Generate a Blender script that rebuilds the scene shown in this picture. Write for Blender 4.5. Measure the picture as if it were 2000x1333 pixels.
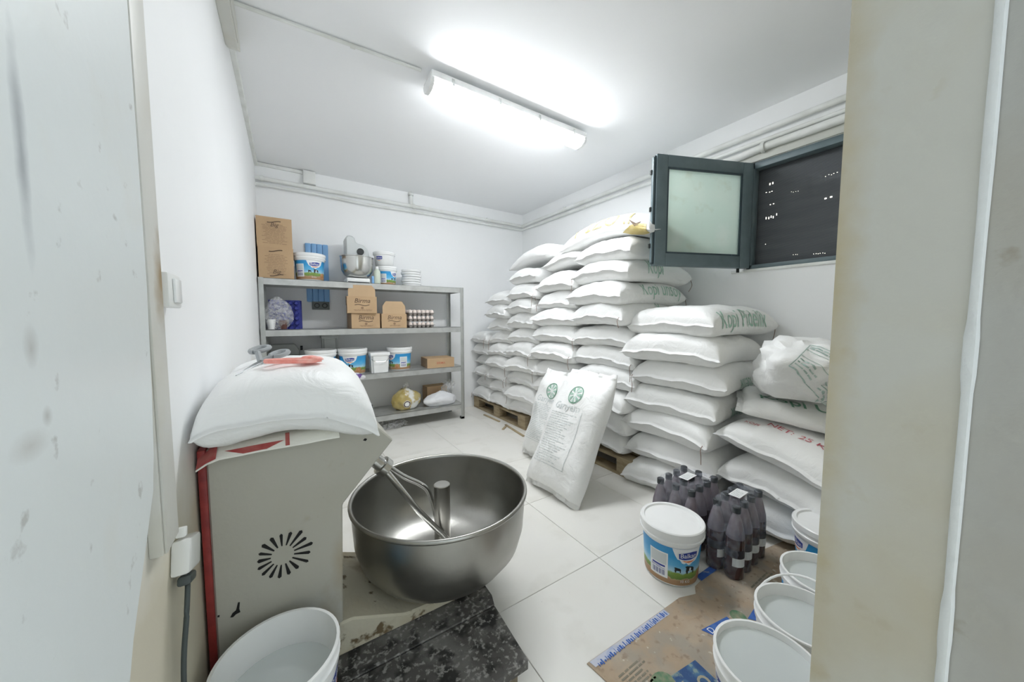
import bpy, bmesh, math, random
from mathutils import Vector, Matrix, noise
R = math.radians
for o in list(bpy.data.objects): bpy.data.objects.remove(o)
S = bpy.context.scene
COL = S.collection

# ---------------------------------------------------------------- camera, world, exposure
cam = bpy.data.cameras.new('camera'); cam.sensor_width = 36; cam.lens = 12.006; cam.clip_start = .01
camo = bpy.data.objects.new('camera', cam); COL.objects.link(camo)
camo.location = (0, 0, 1.2); camo.rotation_euler = (R(90 - 3.817), 0, R(-33.233))
S.camera = camo
w = bpy.data.worlds.new('world'); S.world = w; w.use_nodes = True
w.node_tree.nodes['Background'].inputs[0].default_value = (.86, .95, 1, 1)
w.node_tree.nodes['Background'].inputs[1].default_value = .72
S.view_settings.view_transform = 'Standard'; S.view_settings.look = 'None'
S.view_settings.exposure = 1.24; S.view_settings.gamma = 1; S.view_settings.use_curve_mapping = False
LAMP = 29.0
S.cycles.max_bounces = 16; S.cycles.diffuse_bounces = 10

XL, XR, YB, ZC = -.212, 2.9, 4.15, 2.69      # room limits: left wall, right wall, back wall, ceiling

# ---------------------------------------------------------------- material helpers
def nt(m):
    m.use_nodes = True; return m.node_tree
def N(t, typ, **kw):
    n = t.nodes.new(typ)
    for k, v in kw.items():
        if k in n.inputs: n.inputs[k].default_value = v
        else: setattr(n, k, v)
    return n
def c4(c): return (c[0], c[1], c[2], 1)
MATS = {}
def mat(name, col, rough=.5, metal=0., col2=None, nscale=6., lo=.4, hi=.7, bump=0., bscale=40., spec=.5, trans=0., ior=1.45, emit=0, detail=4, stretch=None):
    if name in MATS: return MATS[name]
    m = bpy.data.materials.new(name); t = nt(m); b = t.nodes['Principled BSDF']
    b.inputs['Roughness'].default_value = rough; b.inputs['Metallic'].default_value = metal
    b.inputs['Specular IOR Level'].default_value = spec
    b.inputs['Transmission Weight'].default_value = trans; b.inputs['IOR'].default_value = ior
    tc = N(t, 'ShaderNodeTexCoord'); src = tc.outputs['Object']
    if stretch:
        mp = N(t, 'ShaderNodeMapping'); mp.inputs['Scale'].default_value = stretch
        t.links.new(src, mp.inputs[0]); src = mp.outputs[0]
    if col2 is None: col2 = tuple(x * .93 for x in col)
    n = N(t, 'ShaderNodeTexNoise', Scale=nscale, Detail=detail); t.links.new(src, n.inputs['Vector'])
    mr = N(t, 'ShaderNodeMapRange'); mr.inputs[1].default_value = lo; mr.inputs[2].default_value = hi
    t.links.new(n.outputs['Fac'], mr.inputs[0])
    mx = N(t, 'ShaderNodeMix', data_type='RGBA'); mx.inputs[6].default_value = c4(col); mx.inputs[7].default_value = c4(col2)
    t.links.new(mr.outputs[0], mx.inputs[0]); t.links.new(mx.outputs[2], b.inputs['Base Color'])
    if bump:
        n2 = N(t, 'ShaderNodeTexNoise', Scale=bscale, Detail=6); t.links.new(src, n2.inputs['Vector'])
        bp = N(t, 'ShaderNodeBump', Strength=bump, Distance=.01); t.links.new(n2.outputs['Fac'], bp.inputs['Height'])
        t.links.new(bp.outputs[0], b.inputs['Normal'])
    if emit:
        b.inputs['Emission Color'].default_value = c4(col); b.inputs['Emission Strength'].default_value = emit
    MATS[name] = m; return m

def stained(name, col, layers, rough=.5, bump=.15, bscale=60, zramp=None, blobs=()):
    """paint with independent dirt layers: (colour, noise scale, lo, hi, strength); zramp=(z0,z1,colour,noise amount);
    blobs = (centre, radius, colour, strength) smudges in object space"""
    m = bpy.data.materials.new(name); t = nt(m); b = t.nodes['Principled BSDF']; b.inputs['Roughness'].default_value = rough
    b.inputs['Specular IOR Level'].default_value = .3
    tc = N(t, 'ShaderNodeTexCoord'); pos = tc.outputs['Object']
    rgb = N(t, 'ShaderNodeRGB'); rgb.outputs[0].default_value = c4(col); cur = rgb.outputs[0]
    def mix(fac, colr):
        nonlocal cur
        mx = N(t, 'ShaderNodeMix', data_type='RGBA'); mx.inputs[7].default_value = c4(colr)
        t.links.new(fac, mx.inputs[0]); t.links.new(cur, mx.inputs[6]); cur = mx.outputs[2]
    for i, (cl, sc, lo, hi, st) in enumerate(layers):
        n = N(t, 'ShaderNodeTexNoise', Scale=sc, Detail=5); 
        mp = N(t, 'ShaderNodeMapping'); mp.inputs['Location'].default_value = (i * 3.1, i * 1.7, i); t.links.new(pos, mp.inputs[0]); t.links.new(mp.outputs[0], n.inputs['Vector'])
        mr = N(t, 'ShaderNodeMapRange'); mr.inputs[1].default_value = lo; mr.inputs[2].default_value = hi; mr.inputs[4].default_value = st
        t.links.new(n.outputs['Fac'], mr.inputs[0]); mix(mr.outputs[0], cl)
    if zramp:
        z0, z1, cl, na = zramp
        sx = N(t, 'ShaderNodeSeparateXYZ'); t.links.new(pos, sx.inputs[0])
        n = N(t, 'ShaderNodeTexNoise', Scale=4., Detail=4); t.links.new(pos, n.inputs['Vector'])
        ma = N(t, 'ShaderNodeMath', operation='MULTIPLY_ADD'); ma.inputs[1].default_value = na; t.links.new(n.outputs['Fac'], ma.inputs[0]); t.links.new(sx.outputs[2], ma.inputs[2])
        mr = N(t, 'ShaderNodeMapRange'); mr.inputs[1].default_value = z0 + na * .5; mr.inputs[2].default_value = z1 + na * .5; mr.inputs[3].default_value = 1; mr.inputs[4].default_value = 0
        t.links.new(ma.outputs[0], mr.inputs[0]); mix(mr.outputs[0], cl)
    for (ce, ra, cl, st) in blobs:
        vs = N(t, 'ShaderNodeVectorMath', operation='SUBTRACT'); vs.inputs[1].default_value = ce; t.links.new(pos, vs.inputs[0])
        vd = N(t, 'ShaderNodeVectorMath', operation='DIVIDE'); vd.inputs[1].default_value = ra; t.links.new(vs.outputs[0], vd.inputs[0])
        vl = N(t, 'ShaderNodeVectorMath', operation='LENGTH'); t.links.new(vd.outputs[0], vl.inputs[0])
        n = N(t, 'ShaderNodeTexNoise', Scale=25., Detail=4); t.links.new(pos, n.inputs['Vector'])
        ad = N(t, 'ShaderNodeMath', operation='ADD'); t.links.new(vl.outputs['Value'], ad.inputs[0]); t.links.new(n.outputs['Fac'], ad.inputs[1])
        mr = N(t, 'ShaderNodeMapRange'); mr.inputs[1].default_value = .55; mr.inputs[2].default_value = 1.5; mr.inputs[3].default_value = st; mr.inputs[4].default_value = 0
        t.links.new(ad.outputs[0], mr.inputs[0]); mix(mr.outputs[0], cl)
    t.links.new(cur, b.inputs['Base Color'])
    n2 = N(t, 'ShaderNodeTexNoise', Scale=bscale, Detail=6); t.links.new(pos, n2.inputs['Vector'])
    bp = N(t, 'ShaderNodeBump', Strength=bump, Distance=.01); t.links.new(n2.outputs['Fac'], bp.inputs['Height']); t.links.new(bp.outputs[0], b.inputs['Normal'])
    MATS[name] = m; return m

def film_mat(name, col, alpha, rough=.15, bump=.7):
    m = bpy.data.materials.new(name); t = nt(m); b = t.nodes['Principled BSDF']
    b.inputs['Base Color'].default_value = c4(col); b.inputs['Roughness'].default_value = rough
    tc = N(t, 'ShaderNodeTexCoord'); n = N(t, 'ShaderNodeTexNoise', Scale=28., Detail=5, Distortion=1.2); t.links.new(tc.outputs['Object'], n.inputs['Vector'])
    mr = N(t, 'ShaderNodeMapRange'); mr.inputs[1].default_value = .42; mr.inputs[2].default_value = .72; mr.inputs[3].default_value = alpha * .55; mr.inputs[4].default_value = alpha * 1.9
    t.links.new(n.outputs['Fac'], mr.inputs[0]); t.links.new(mr.outputs[0], b.inputs['Alpha'])
    b.inputs['Specular IOR Level'].default_value = .8
    bp = N(t, 'ShaderNodeBump', Strength=bump, Distance=.01); t.links.new(n.outputs['Fac'], bp.inputs['Height']); t.links.new(bp.outputs[0], b.inputs['Normal'])
    MATS[name] = m; return m

# ---------------------------------------------------------------- object helpers
def link(name, me, m=None, parent=None, loc=(0, 0, 0), rot=(0, 0, 0), label=None, cat=None, group=None, kind=None):
    o = bpy.data.objects.new(name, me); COL.objects.link(o)
    if m is not None and me is not None and len(me.materials) == 0: me.materials.append(m)
    o.location = loc; o.rotation_euler = rot
    if parent: o.parent = parent
    if label: o['label'] = label
    if cat: o['category'] = cat
    if group: o['group'] = group
    if kind: o['kind'] = kind
    return o
def done(bm, smooth=False, ang=None):
    bmesh.ops.recalc_face_normals(bm, faces=bm.faces)
    me = bpy.data.meshes.new('mesh'); bm.to_mesh(me); bm.free()
    if smooth:
        for p in me.polygons: p.use_smooth = True
        if ang: me.set_sharp_from_angle(angle=R(ang))
    return me
def obj(name, bm, m, parent=None, smooth=False, ang=40, **kw):
    return link(name, done(bm, smooth, ang), m, parent, **kw)
def thing(name, label, cat, loc=(0, 0, 0), rot=(0, 0, 0), group=None, kind=None):
    o = link(name, None, None, None, loc, rot, label, cat, group, kind); o.empty_display_size = .1; return o
def copy_tree(o, parent=None):
    c = o.copy(); COL.objects.link(c)
    if parent: c.parent = parent
    for ch in list(o.children): copy_tree(ch, c)
    return c
def B(): return bmesh.new()
def box(bm, lo, hi, bev=0., M=None):
    r = bmesh.ops.create_cube(bm, size=1); vs = r['verts']
    for v in vs: v.co = Vector([lo[i] + (v.co[i] + .5) * (hi[i] - lo[i]) for i in range(3)])
    if bev:
        es = list({e for v in vs for e in v.link_edges})
        rr = bmesh.ops.bevel(bm, geom=es, offset=bev, segments=2, affect='EDGES', profile=.5)
        vs = list({v for f in rr['faces'] for v in f.verts} | {v for v in vs if v.is_valid})
    if M is not None:
        for v in vs: v.co = M @ v.co
    return vs
def bx(name, lo, hi, m, parent=None, bev=0., **kw):
    bm = B(); box(bm, lo, hi, bev); return obj(name, bm, m, parent, smooth=bev > 0, **kw)
def lathe(bm, prof, n=32, c=(0, 0), M=None, cap0=False, cap1=False):
    rings = []
    for (r, z) in prof:
        rings.append([bm.verts.new((c[0] + r * math.cos(2 * math.pi * i / n), c[1] + r * math.sin(2 * math.pi * i / n), z)) for i in range(n)])
    for a, b in zip(rings, rings[1:]):
        for i in range(n): bm.faces.new((a[i], a[(i + 1) % n], b[(i + 1) % n], b[i]))
    if cap0: bm.faces.new(rings[0])
    if cap1: bm.faces.new(rings[-1])
    if M is not None:
        for rg in rings:
            for v in rg: v.co = M @ v.co
def tube(bm, pts, r, n=10, rs=None, cap=True):
    pts = [Vector(p) for p in pts]; rings = []
    up = Vector((0, 0, 1))
    for i, p in enumerate(pts):
        d = (pts[min(i + 1, len(pts) - 1)] - pts[max(i - 1, 0)]).normalized()
        a = d.cross(up if abs(d.z) < .95 else Vector((1, 0, 0))).normalized(); b = a.cross(d)
        rr = rs[i] if rs else r
        rings.append([bm.verts.new(p + a * rr * math.cos(2 * math.pi * k / n) + b * rr * math.sin(2 * math.pi * k / n)) for k in range(n)])
    for a, b in zip(rings, rings[1:]):
        for i in range(n): bm.faces.new((a[i], a[(i + 1) % n], b[(i + 1) % n], b[i]))
    if cap: bm.faces.new(rings[0]); bm.faces.new(rings[-1])
def smoothpath(pts, k=6):
    pts = [Vector(p) for p in pts]; out = []
    for i in range(len(pts) - 1):
        p0 = pts[max(i - 1, 0)]; p1 = pts[i]; p2 = pts[i + 1]; p3 = pts[min(i + 2, len(pts) - 1)]
        for j in range(k):
            t = j / k
            out.append(.5 * ((2 * p1) + (p2 - p0) * t + (2 * p0 - 5 * p1 + 4 * p2 - p3) * t * t + (3 * p1 - p0 - 3 * p2 + p3) * t ** 3))
    out.append(pts[-1]); return out
def prism(bm, poly, axis, a, b, bev=0):
    """poly: 2D points; axis: extrusion axis index; a,b extrusion limits"""
    def P(p, t):
        q = list(p); q.insert(axis, t); return q
    v0 = [bm.verts.new(P(p, a)) for p in poly]; v1 = [bm.verts.new(P(p, b)) for p in poly]
    n = len(poly)
    bm.faces.new(v0); bm.faces.new(v1[::-1])
    for i in range(n): bm.faces.new((v0[i], v0[(i + 1) % n], v1[(i + 1) % n], v1[i]))
    if bev:
        bmesh.ops.recalc_face_normals(bm, faces=bm.faces)
        bmesh.ops.bevel(bm, geom=list(bm.edges), offset=bev, segments=1, affect='EDGES')
def refine(bm, L):
    for _ in range(6):
        bmesh.ops.triangulate(bm, faces=bm.faces)
        es = [e for e in bm.edges if e.calc_length() > L]
        if not es: break
        bmesh.ops.subdivide_edges(bm, edges=es, cuts=1)
    bmesh.ops.triangulate(bm, faces=bm.faces)
TXT = {}
def text_bm(s, size, align='CENTER', shear=0., bold=0.):
    key = (s, align, shear, bold)
    if key not in TXT:
        cu = bpy.data.curves.new('t', 'FONT'); cu.body = s; cu.size = 1; cu.align_x = align; cu.align_y = 'CENTER'; cu.shear = shear; cu.offset = bold; cu.resolution_u = 3
        o = bpy.data.objects.new('t', cu); COL.objects.link(o)
        dg = bpy.context.evaluated_depsgraph_get(); me = bpy.data.meshes.new_from_object(o.evaluated_get(dg))
        TXT[key] = ([v.co.copy() for v in me.vertices], [tuple(p.vertices) for p in me.polygons])
        bpy.data.objects.remove(o); bpy.data.curves.remove(cu); bpy.data.meshes.remove(me)
    vs, fs = TXT[key]
    bm = B(); bv = [bm.verts.new(v * size) for v in vs]
    for f in fs:
        try: bm.faces.new([bv[i] for i in f])
        except ValueError: pass
    return bm
def poly_bm(polys):
    bm = B()
    for p in polys:
        bm.faces.new([bm.verts.new((x, y, 0)) for x, y in p])
    return bm
def rect(x0, y0, x1, y1): return [(x0, y0), (x1, y0), (x1, y1), (x0, y1)]
def decal(name, bm, fn, m, parent, L=.02, **kw):
    """lays a flat print on a surface: fn maps the print's (x,y) to a point"""
    refine(bm, L)
    for v in bm.verts: v.co = fn(v.co.x, v.co.y)
    me = bpy.data.meshes.new('print'); bm.to_mesh(me); bm.free()
    return link(name, me, m, parent, **kw)
rng = random.Random(7)
def text_lines(x0, x1, y0, y1, n, th, seed=0, centre=False):
    r = random.Random(seed); out = []
    for i in range(n):
        y = y1 - (y1 - y0) * (i + .5) / n; x = x0
        end = x1 - (x1 - x0) * r.uniform(0, .35)
        if centre:
            d = (x1 - x0) * r.uniform(0, .22); x = x0 + d; end = x1 - d
        while x < end - .004:
            L = min(r.uniform(.012, .05), end - x); out.append(rect(x, y - th / 2, x + L, y + th / 2)); x += L + .005
    return out

# ---------------------------------------------------------------- materials
M_wall = stained('wall_paint', (.89, .90, .91), [((.80, .82, .80), 1.3, .5, .8, .35)], rough=.55, bump=.06, bscale=30)
M_wallL = stained('left_wall_paint', (.88, .89, .90), [((.78, .80, .79), 1.5, .5, .8, .3)], rough=.5, bump=.05, bscale=30,
                  zramp=(.72, .95, (.62, .58, .47), .35))
M_ceil = stained('ceiling_paint', (.89, .90, .915), [((.83, .85, .86), 1.1, .5, .8, .3)], rough=.7, bump=.05, bscale=25)
M_jamb = stained('jamb_paint', (.55, .54, .49), [((.50, .44, .31), 3., .42, .66, .7), ((.46, .38, .22), 1.6, .55, .72, .5), ((.42, .36, .24), 14., .64, .74, .5), ((.25, .22, .18), 22., .74, .78, .8)], rough=.5, bump=.12, blobs=(((.6, .15, 1.25), (.3, .035, .7), (.46, .38, .22), .75),))
M_jamb2 = stained('frame_paint', (.42, .41, .38), [((.37, .33, .25), 4., .5, .72, .6), ((.25, .21, .14), 18., .66, .74, .6)], rough=.55, bump=.15)
M_bead = mat('plaster_bead', (.86, .88, .88), .5, bump=.3, bscale=50)
M_door = stained('door_paint', (.72, .76, .76), [((.62, .65, .64), 2., .5, .8, .4), ((.66, .63, .54), 5., .62, .8, .35), ((.36, .36, .34), 24., .67, .72, .6)], rough=.35, bump=.05,
                 blobs=(((-.172, .448, 1.335), (.2, .010, .10), (.33, .36, .38), .9), ((-.172, .437, 1.176), (.2, .012, .02), (.42, .42, .4), .7), ((-.172, .425, 1.10), (.2, .03, .014), (.46, .45, .42), .6), ((-.172, .45, 1.118), (.2, .008, .010), (.40, .40, .38), .7),))
M_trunk = stained('trunking_plastic', (.64, .64, .60), [((.58, .55, .45), 6., .5, .7, .4)], rough=.45, bump=.05,
                  blobs=(((.02, .875, 1.265), (.12, .05, .10), (.33, .24, .12), .95),))
M_white = mat('white_plastic', (.84, .85, .84), .35, col2=(.78, .79, .77))
M_whitegloss = mat('white_gloss_plastic', (.88, .89, .89), .25)
M_pipe = mat('painted_pipe', (.82, .835, .82), .5, col2=(.7, .71, .68), bump=.1)
M_tile = stained('floor_tile', (.76, .75, .71), [((.80, .79, .76), 2.5, .4, .7, .6), ((.52, .50, .44), 5., .55, .78, .35), ((.36, .34, .30), 45., .71, .76, .55)], rough=.32, bump=.03)
M_grout = mat('tile_grout', (.34, .32, .28), .8)
M_sack = None
def sack_material(name, col):
    m = bpy.data.materials.new(name); t = nt(m); b = t.nodes['Principled BSDF']; b.inputs['Roughness'].default_value = .45
    b.inputs['Specular IOR Level'].default_value = .35
    b.inputs['Subsurface Weight'].default_value = 0
    tc = N(t, 'ShaderNodeTexCoord')
    n = N(t, 'ShaderNodeTexNoise', Scale=3., Detail=3); t.links.new(tc.outputs['Object'], n.inputs['Vector'])
    mx = N(t, 'ShaderNodeMix', data_type='RGBA'); mx.inputs[6].default_value = c4(col); mx.inputs[7].default_value = c4(tuple(x * .93 for x in col))
    t.links.new(n.outputs['Fac'], mx.inputs[0]); t.links.new(mx.outputs[2], b.inputs['Base Color'])
    n1 = N(t, 'ShaderNodeTexNoise', Scale=11., Detail=5, Distortion=1.5); t.links.new(tc.outputs['Object'], n1.inputs['Vector'])
    n2 = N(t, 'ShaderNodeTexWave', Scale=130.); n2.bands_direction = 'X'; t.links.new(tc.outputs['Object'], n2.inputs['Vector'])
    b1 = N(t, 'ShaderNodeBump', Strength=.5, Distance=.012); t.links.new(n1.outputs['Fac'], b1.inputs['Height'])
    b2 = N(t, 'ShaderNodeBump', Strength=.06, Distance=.002); t.links.new(n2.outputs['Fac'], b2.inputs['Height']); t.links.new(b1.outputs[0], b2.inputs['Normal'])
    t.links.new(b2.outputs[0], b.inputs['Normal']); MATS[name] = m; return m
M_sack = sack_material('woven_sack', (.90, .905, .90))
M_sack_cream = sack_material('cream_sack', (.86, .85, .78))
M_green = mat('green_ink', (.10, .26, .17), .5, col2=(.26, .44, .34), nscale=30)
M_palegreen = mat('pale_green_ink', (.30, .50, .40), .5, col2=(.5, .66, .58), nscale=30)
M_red = mat('red_ink', (.55, .10, .14), .5, col2=(.7, .3, .3), nscale=30)
M_greyink = mat('grey_ink', (.52, .56, .56), .5, col2=(.74, .77, .77), nscale=60)
M_tealink = mat('teal_grey_ink', (.34, .46, .42), .5, col2=(.55, .66, .62), nscale=60)
M_gold = mat('gold_ink', (.42, .34, .15), .5, col2=(.6, .54, .34), nscale=30)
M_thread = mat('stitch_thread', (.30, .20, .16), .7)
M_steel = mat('brushed_steel', (.42, .415, .39), .33, 1., col2=(.34, .335, .31), nscale=5, bump=.03, bscale=80)
M_steel_in = mat('steel_inside', (.46, .45, .42), .28, 1., col2=(.40, .39, .36), nscale=4, bump=.03, bscale=60)
M_chrome = mat('polished_steel', (.62, .62, .60), .2, 1.)
M_mixer = stained('mixer_enamel', (.45, .44, .385), [((.40, .385, .32), 4., .5, .75, .5), ((.27, .20, .10), 9., .66, .8, .5), ((.12, .10, .07), 40., .76, .8, .6)], rough=.4, bump=.06,
                  blobs=(((.26, 0, .18), (.05, 1, .2), (.30, .21, .10), .75), ((.30, 0, .42), (.03, 1, .12), (.33, .25, .14), .5)))
M_mixbase = stained('mixer_base_enamel', (.60, .56, .44), [((.46, .37, .22), 6., .5, .7, .6), ((.12, .075, .03), 15., .57, .62, .9), ((.22, .15, .07), 5., .56, .66, .6)], rough=.5, bump=.2)
M_black = mat('black_hole', (.012, .012, .012), .8)
M_redpanel = mat('red_paint', (.30, .035, .03), .5, col2=(.18, .02, .02), nscale=20, bump=.2)
M_plank = stained('dirty_plank', (.10, .095, .09), [((.24, .235, .225), 6., .45, .65, .8), ((.02, .02, .02), 16., .5, .62, .85), ((.40, .39, .37), 70., .54, .66, .75)], rough=.7, bump=.6, bscale=30)
M_wood = mat('pallet_wood', (.42, .34, .22), .7, col2=(.26, .20, .12), nscale=9, bump=.35, bscale=40, stretch=(1, 1, 4))
M_wood_dark = mat('platform_leg_wood', (.30, .26, .18), .7, col2=(.16, .13, .09), nscale=9, bump=.3)
M_galv = mat('galvanised_steel', (.52, .535, .52), .42, .75, col2=(.44, .455, .44), nscale=9)
M_galv_top = mat('galvanised_sheet', (.56, .57, .56), .38, .6, col2=(.46, .47, .46), nscale=12)
M_card = mat('cardboard', (.53, .37, .22), .8, col2=(.47, .32, .19), nscale=4, bump=.05)
M_card_in = mat('cardboard_inside', (.55, .39, .24), .8)
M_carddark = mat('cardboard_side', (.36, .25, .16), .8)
M_ink = mat('brown_ink', (.13, .085, .055), .7)
M_blueplastic = mat('blue_plastic', (.20, .42, .74), .4, col2=(.24, .47, .78))
M_eggblue = mat('dark_blue_tray', (.03, .04, .24), .45, col2=(.05, .06, .32))
M_pulp = mat('paper_pulp', (.34, .31, .29), .9, bump=.3)
M_egg = mat('eggshell', (.80, .70, .64), .5, col2=(.86, .80, .76), nscale=15)
M_greyplastic = mat('grey_plastic', (.45, .47, .46), .45)
M_sky_blue = None
M_navy = mat('navy_ink', (.035, .06, .33), .4)
M_orange = mat('orange_ink', (.85, .22, .06), .4)
M_whiteink = mat('white_ink', (.88, .89, .9), .4)
M_slate = mat('window_frame_paint', (.125, .17, .19), .42, col2=(.15, .20, .22), nscale=12, bump=.05)
M_slate_d = mat('window_frame_edge', (.045, .07, .085), .42)
M_dark = mat('dark_rubber', (.02, .025, .025), .5)
M_cable = mat('grey_cable', (.07, .085, .085), .5)
M_film = film_mat('shrink_film', (.62, .66, .76), .15, .05, bump=.3)
M_bag = film_mat('clear_bag', (.86, .87, .88), .26, .2)
M_bottle = mat('bottle_dark_liquid', (.045, .016, .016), .12, col2=(.07, .018, .016), nscale=8, spec=.6)
M_bottle_up = mat('bottle_clear_neck', (.17, .145, .17), .15, col2=(.25, .21, .24), nscale=8, spec=.6)
M_cap = mat('bottle_cap', (.03, .035, .04), .4)
M_band = mat('bottle_band', (.025, .022, .03), .35)

# sleeve of the yoghurt buckets: sky over meadow over terracotta
def sleeve_material():
    m = bpy.data.materials.new('bucket_sleeve'); t = nt(m); b = t.nodes['Principled BSDF']; b.inputs['Roughness'].default_value = .35
    tc = N(t, 'ShaderNodeTexCoord'); sx = N(t, 'ShaderNodeSeparateXYZ'); t.links.new(tc.outputs['Object'], sx.inputs[0])
    n = N(t, 'ShaderNodeTexNoise', Scale=35., Detail=4); t.links.new(tc.outputs['Object'], n.inputs['Vector'])
    ma = N(t, 'ShaderNodeMath', operation='MULTIPLY_ADD'); ma.inputs[1].default_value = .03; t.links.new(n.outputs['Fac'], ma.inputs[0]); t.links.new(sx.outputs[2], ma.inputs[2])
    mr = N(t, 'ShaderNodeMapRange'); mr.inputs[1].default_value = .015; mr.inputs[2].default_value = .225; t.links.new(ma.outputs[0], mr.inputs[0])
    cr = N(t, 'ShaderNodeValToRGB'); e = cr.color_ramp.elements
    e[0].position = 0; e[0].color = (.33, .18, .09, 1); e[1].position = 1; e[1].color = (.035, .27, .60, 1)
    for p, c in [(.17, (.42, .25, .13)), (.2, (.5, .36, .22)), (.215, (.14, .24, .05)), (.33, (.23, .36, .07)), (.36, (.45, .68, .82)), (.5, (.12, .46, .76)), (.7, (.03, .33, .68))]:
        x = e.new(p); x.color = c4(c)
    t.links.new(mr.outputs[0], cr.inputs[0]); t.links.new(cr.outputs[0], b.inputs['Base Color']); MATS['sleeve'] = m; return m
M_sleeve = sleeve_material()
def water_material():
    m = bpy.data.materials.new('water'); t = nt(m); b = t.nodes['Principled BSDF']
    b.inputs['Base Color'].default_value = (.88, .95, .95, 1); b.inputs['Roughness'].default_value = .03; b.inputs['IOR'].default_value = 1.33
    b.inputs['Alpha'].default_value = .45
    n = N(t, 'ShaderNodeTexNoise', Scale=6.); bp = N(t, 'ShaderNodeBump', Strength=.03); t.links.new(n.outputs['Fac'], bp.inputs['Height']); t.links.new(bp.outputs[0], b.inputs['Normal'])
    return m
M_water = water_material()

# ---------------------------------------------------------------- room shell
fl = bx('floor', (XL, -1.6, -.06), (XR, YB, -.006), M_grout, kind='structure', label='pale cream tiled storeroom floor')
gx = [1.264 + .6 * i for i in range(-3, 4)]; gy = [1.13 + .6 * i for i in range(-5, 7)]
xs = [XL] + [x for x in gx if XL < x < XR] + [XR]; ys = [-1.6] + [y for y in gy if -1.6 < y < YB] + [YB]
tcache = {}
for i in range(len(xs) - 1):
    for j in range(len(ys) - 1):
        wx, wy = xs[i + 1] - xs[i], ys[j + 1] - ys[j]
        if wx < .02 or wy < .02: continue
        k = (round(wx, 3), round(wy, 3))
        if k not in tcache:
            bm = B(); g = .0012; box(bm, (g, g, -.008), (wx - g, wy - g, 0), 0)
            es = [e for e in bm.edges if all(v.co.z > -.001 for v in e.verts)]
            bmesh.ops.bevel(bm, geom=es, offset=.0012, segments=1, affect='EDGES')
            tcache[k] = done(bm)
        link('tile', tcache[k], M_tile, fl, (xs[i], ys[j], 0))
bx('ceiling', (XL - .1, -1.6, ZC), (XR + .1, YB + .1, ZC + .1), M_ceil, kind='structure', label='white painted ceiling')
bx('wall_left', (XL - .1, -1.6, -.06), (XL, YB, ZC), M_wallL, kind='structure', label='white left wall with dirty beige lower part')
bx('wall_back', (XL - .1, YB, -.06), (XR + .1, YB + .1, ZC), M_wall, kind='structure', label='white back wall')
WY0, WY1, WZ0, WZ1 = .36, 1.21, 1.565, 2.335
bm = B()
box(bm, (XR, -.1, -.06), (XR + .14, WY0, ZC)); box(bm, (XR, WY1, -.06), (XR + .14, YB, ZC))
box(bm, (XR, WY0, -.06), (XR + .14, WY1, WZ0)); box(bm, (XR, WY0, WZ1), (XR + .14, WY1, ZC))
obj('wall_right', bm, M_wall, kind='structure', label='white right wall with a small high window')
# front wall beside the doorway
bm = B(); box(bm, (.60, .034, -.06), (XR + .1, .146, ZC)); box(bm, (XL, .034, 2.15), (.60, .146, ZC))
obj('wall_front', bm, M_jamb, kind='structure', label='beige stained doorway wall')
jm = bx('trim_1', (.607, -.16, 0), (.70, .036, 2.2), M_jamb2, kind='structure', label='darker grey door frame outside the doorway')
bm = B(); pts = []
z = 0
rr = random.Random(3); ring = []
while z <= 2.16:
    wdt = .0045 + .0018 * noise.noise(Vector((0, 0, z * 6))) + (.0012 if abs(z - 1.17) < .03 or abs(z - .86) < .03 else 0)
    ring.append([bm.verts.new(p) for p in ((.606, .034 - wdt * .7, z), (.600 - .0035, .034 - wdt * .3, z), (.600 - .0025, .034 + wdt * .9, z), (.601, .034 + wdt * 1.2, z))]); z += .02
for a, b in zip(ring, ring[1:]):
    for i in range(3): bm.faces.new((a[i], a[i + 1], b[i + 1], b[i]))
obj('trim_2', bm, M_bead, kind='structure', smooth=True, ang=60, label='uneven white plaster bead along the doorway corner')
# open door leaf folded back along the left wall, its lower free corner worn away
dl = thing('door_1', 'white scuffed door leaf folded back along the left wall', None, kind='structure')
edge = [(-.06, .02), (.40, .02), (.47, .3), (.53, .6), (.564, .768), (.583, .806), (.633, .874), (.687, .949), (.70, 1.0), (.712, 1.1), (.722, 1.25), (.724, 1.7), (.724, 2.1), (-.06, 2.1)]
bm = B(); prism(bm, edge, 0, -.206, -.172, .002); obj('leaf', bm, M_door, dl)
bx('hinge', (-.212, -.075, 1.7), (-.176, -.055, 1.82), M_galv, dl); bx('hinge', (-.212, -.075, .4), (-.176, -.055, .52), M_galv, dl)

# ---------------------------------------------------------------- wall services
tr = thing('cable_trunking', 'grey-beige vertical cable trunking on the left wall above the socket', 'trunking', (XL, 0, 0))
bx('channel', (0, .80, .79), (.018, .885, ZC), M_trunk, tr, .002)
bx('cover', (.018, .806, .79), (.022, .879, ZC), M_trunk, tr, .001)
sw = thing('light_switch', 'small white light switch with grime beside the vertical trunking', 'switch', (XL, .955, 1.255))
bx('switch_box', (0, -.045, -.034), (.024, .045, .034), M_white, sw, .004)
bx('rocker', (.024, -.018, -.024), (.029, .026, .024), M_whitegloss, sw, .002)
sk = thing('wall_socket', 'tilted white plastic socket box with dark cable below the trunking', 'socket', (XL, .945, .705), (R(-20), 0, 0))
bx('socket_box', (0, -.042, -.03), (.03, .055, .036), M_white, sk, .006)
bx('cable_clamp', (.006, -.04, .04), (.022, -.022, .06), M_white, sk, .003)
bx('plug', (.008, -.03, -.052), (.03, .02, -.034), M_cable, sk, .005)
bm = B(); tube(bm, smoothpath([(XL + .02, .925, .655), (XL + .02, .90, .60), (XL + .014, .885, .50), (XL + .012, .875, .30), (XL + .012, .87, .135)]), .0045, 8)
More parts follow.
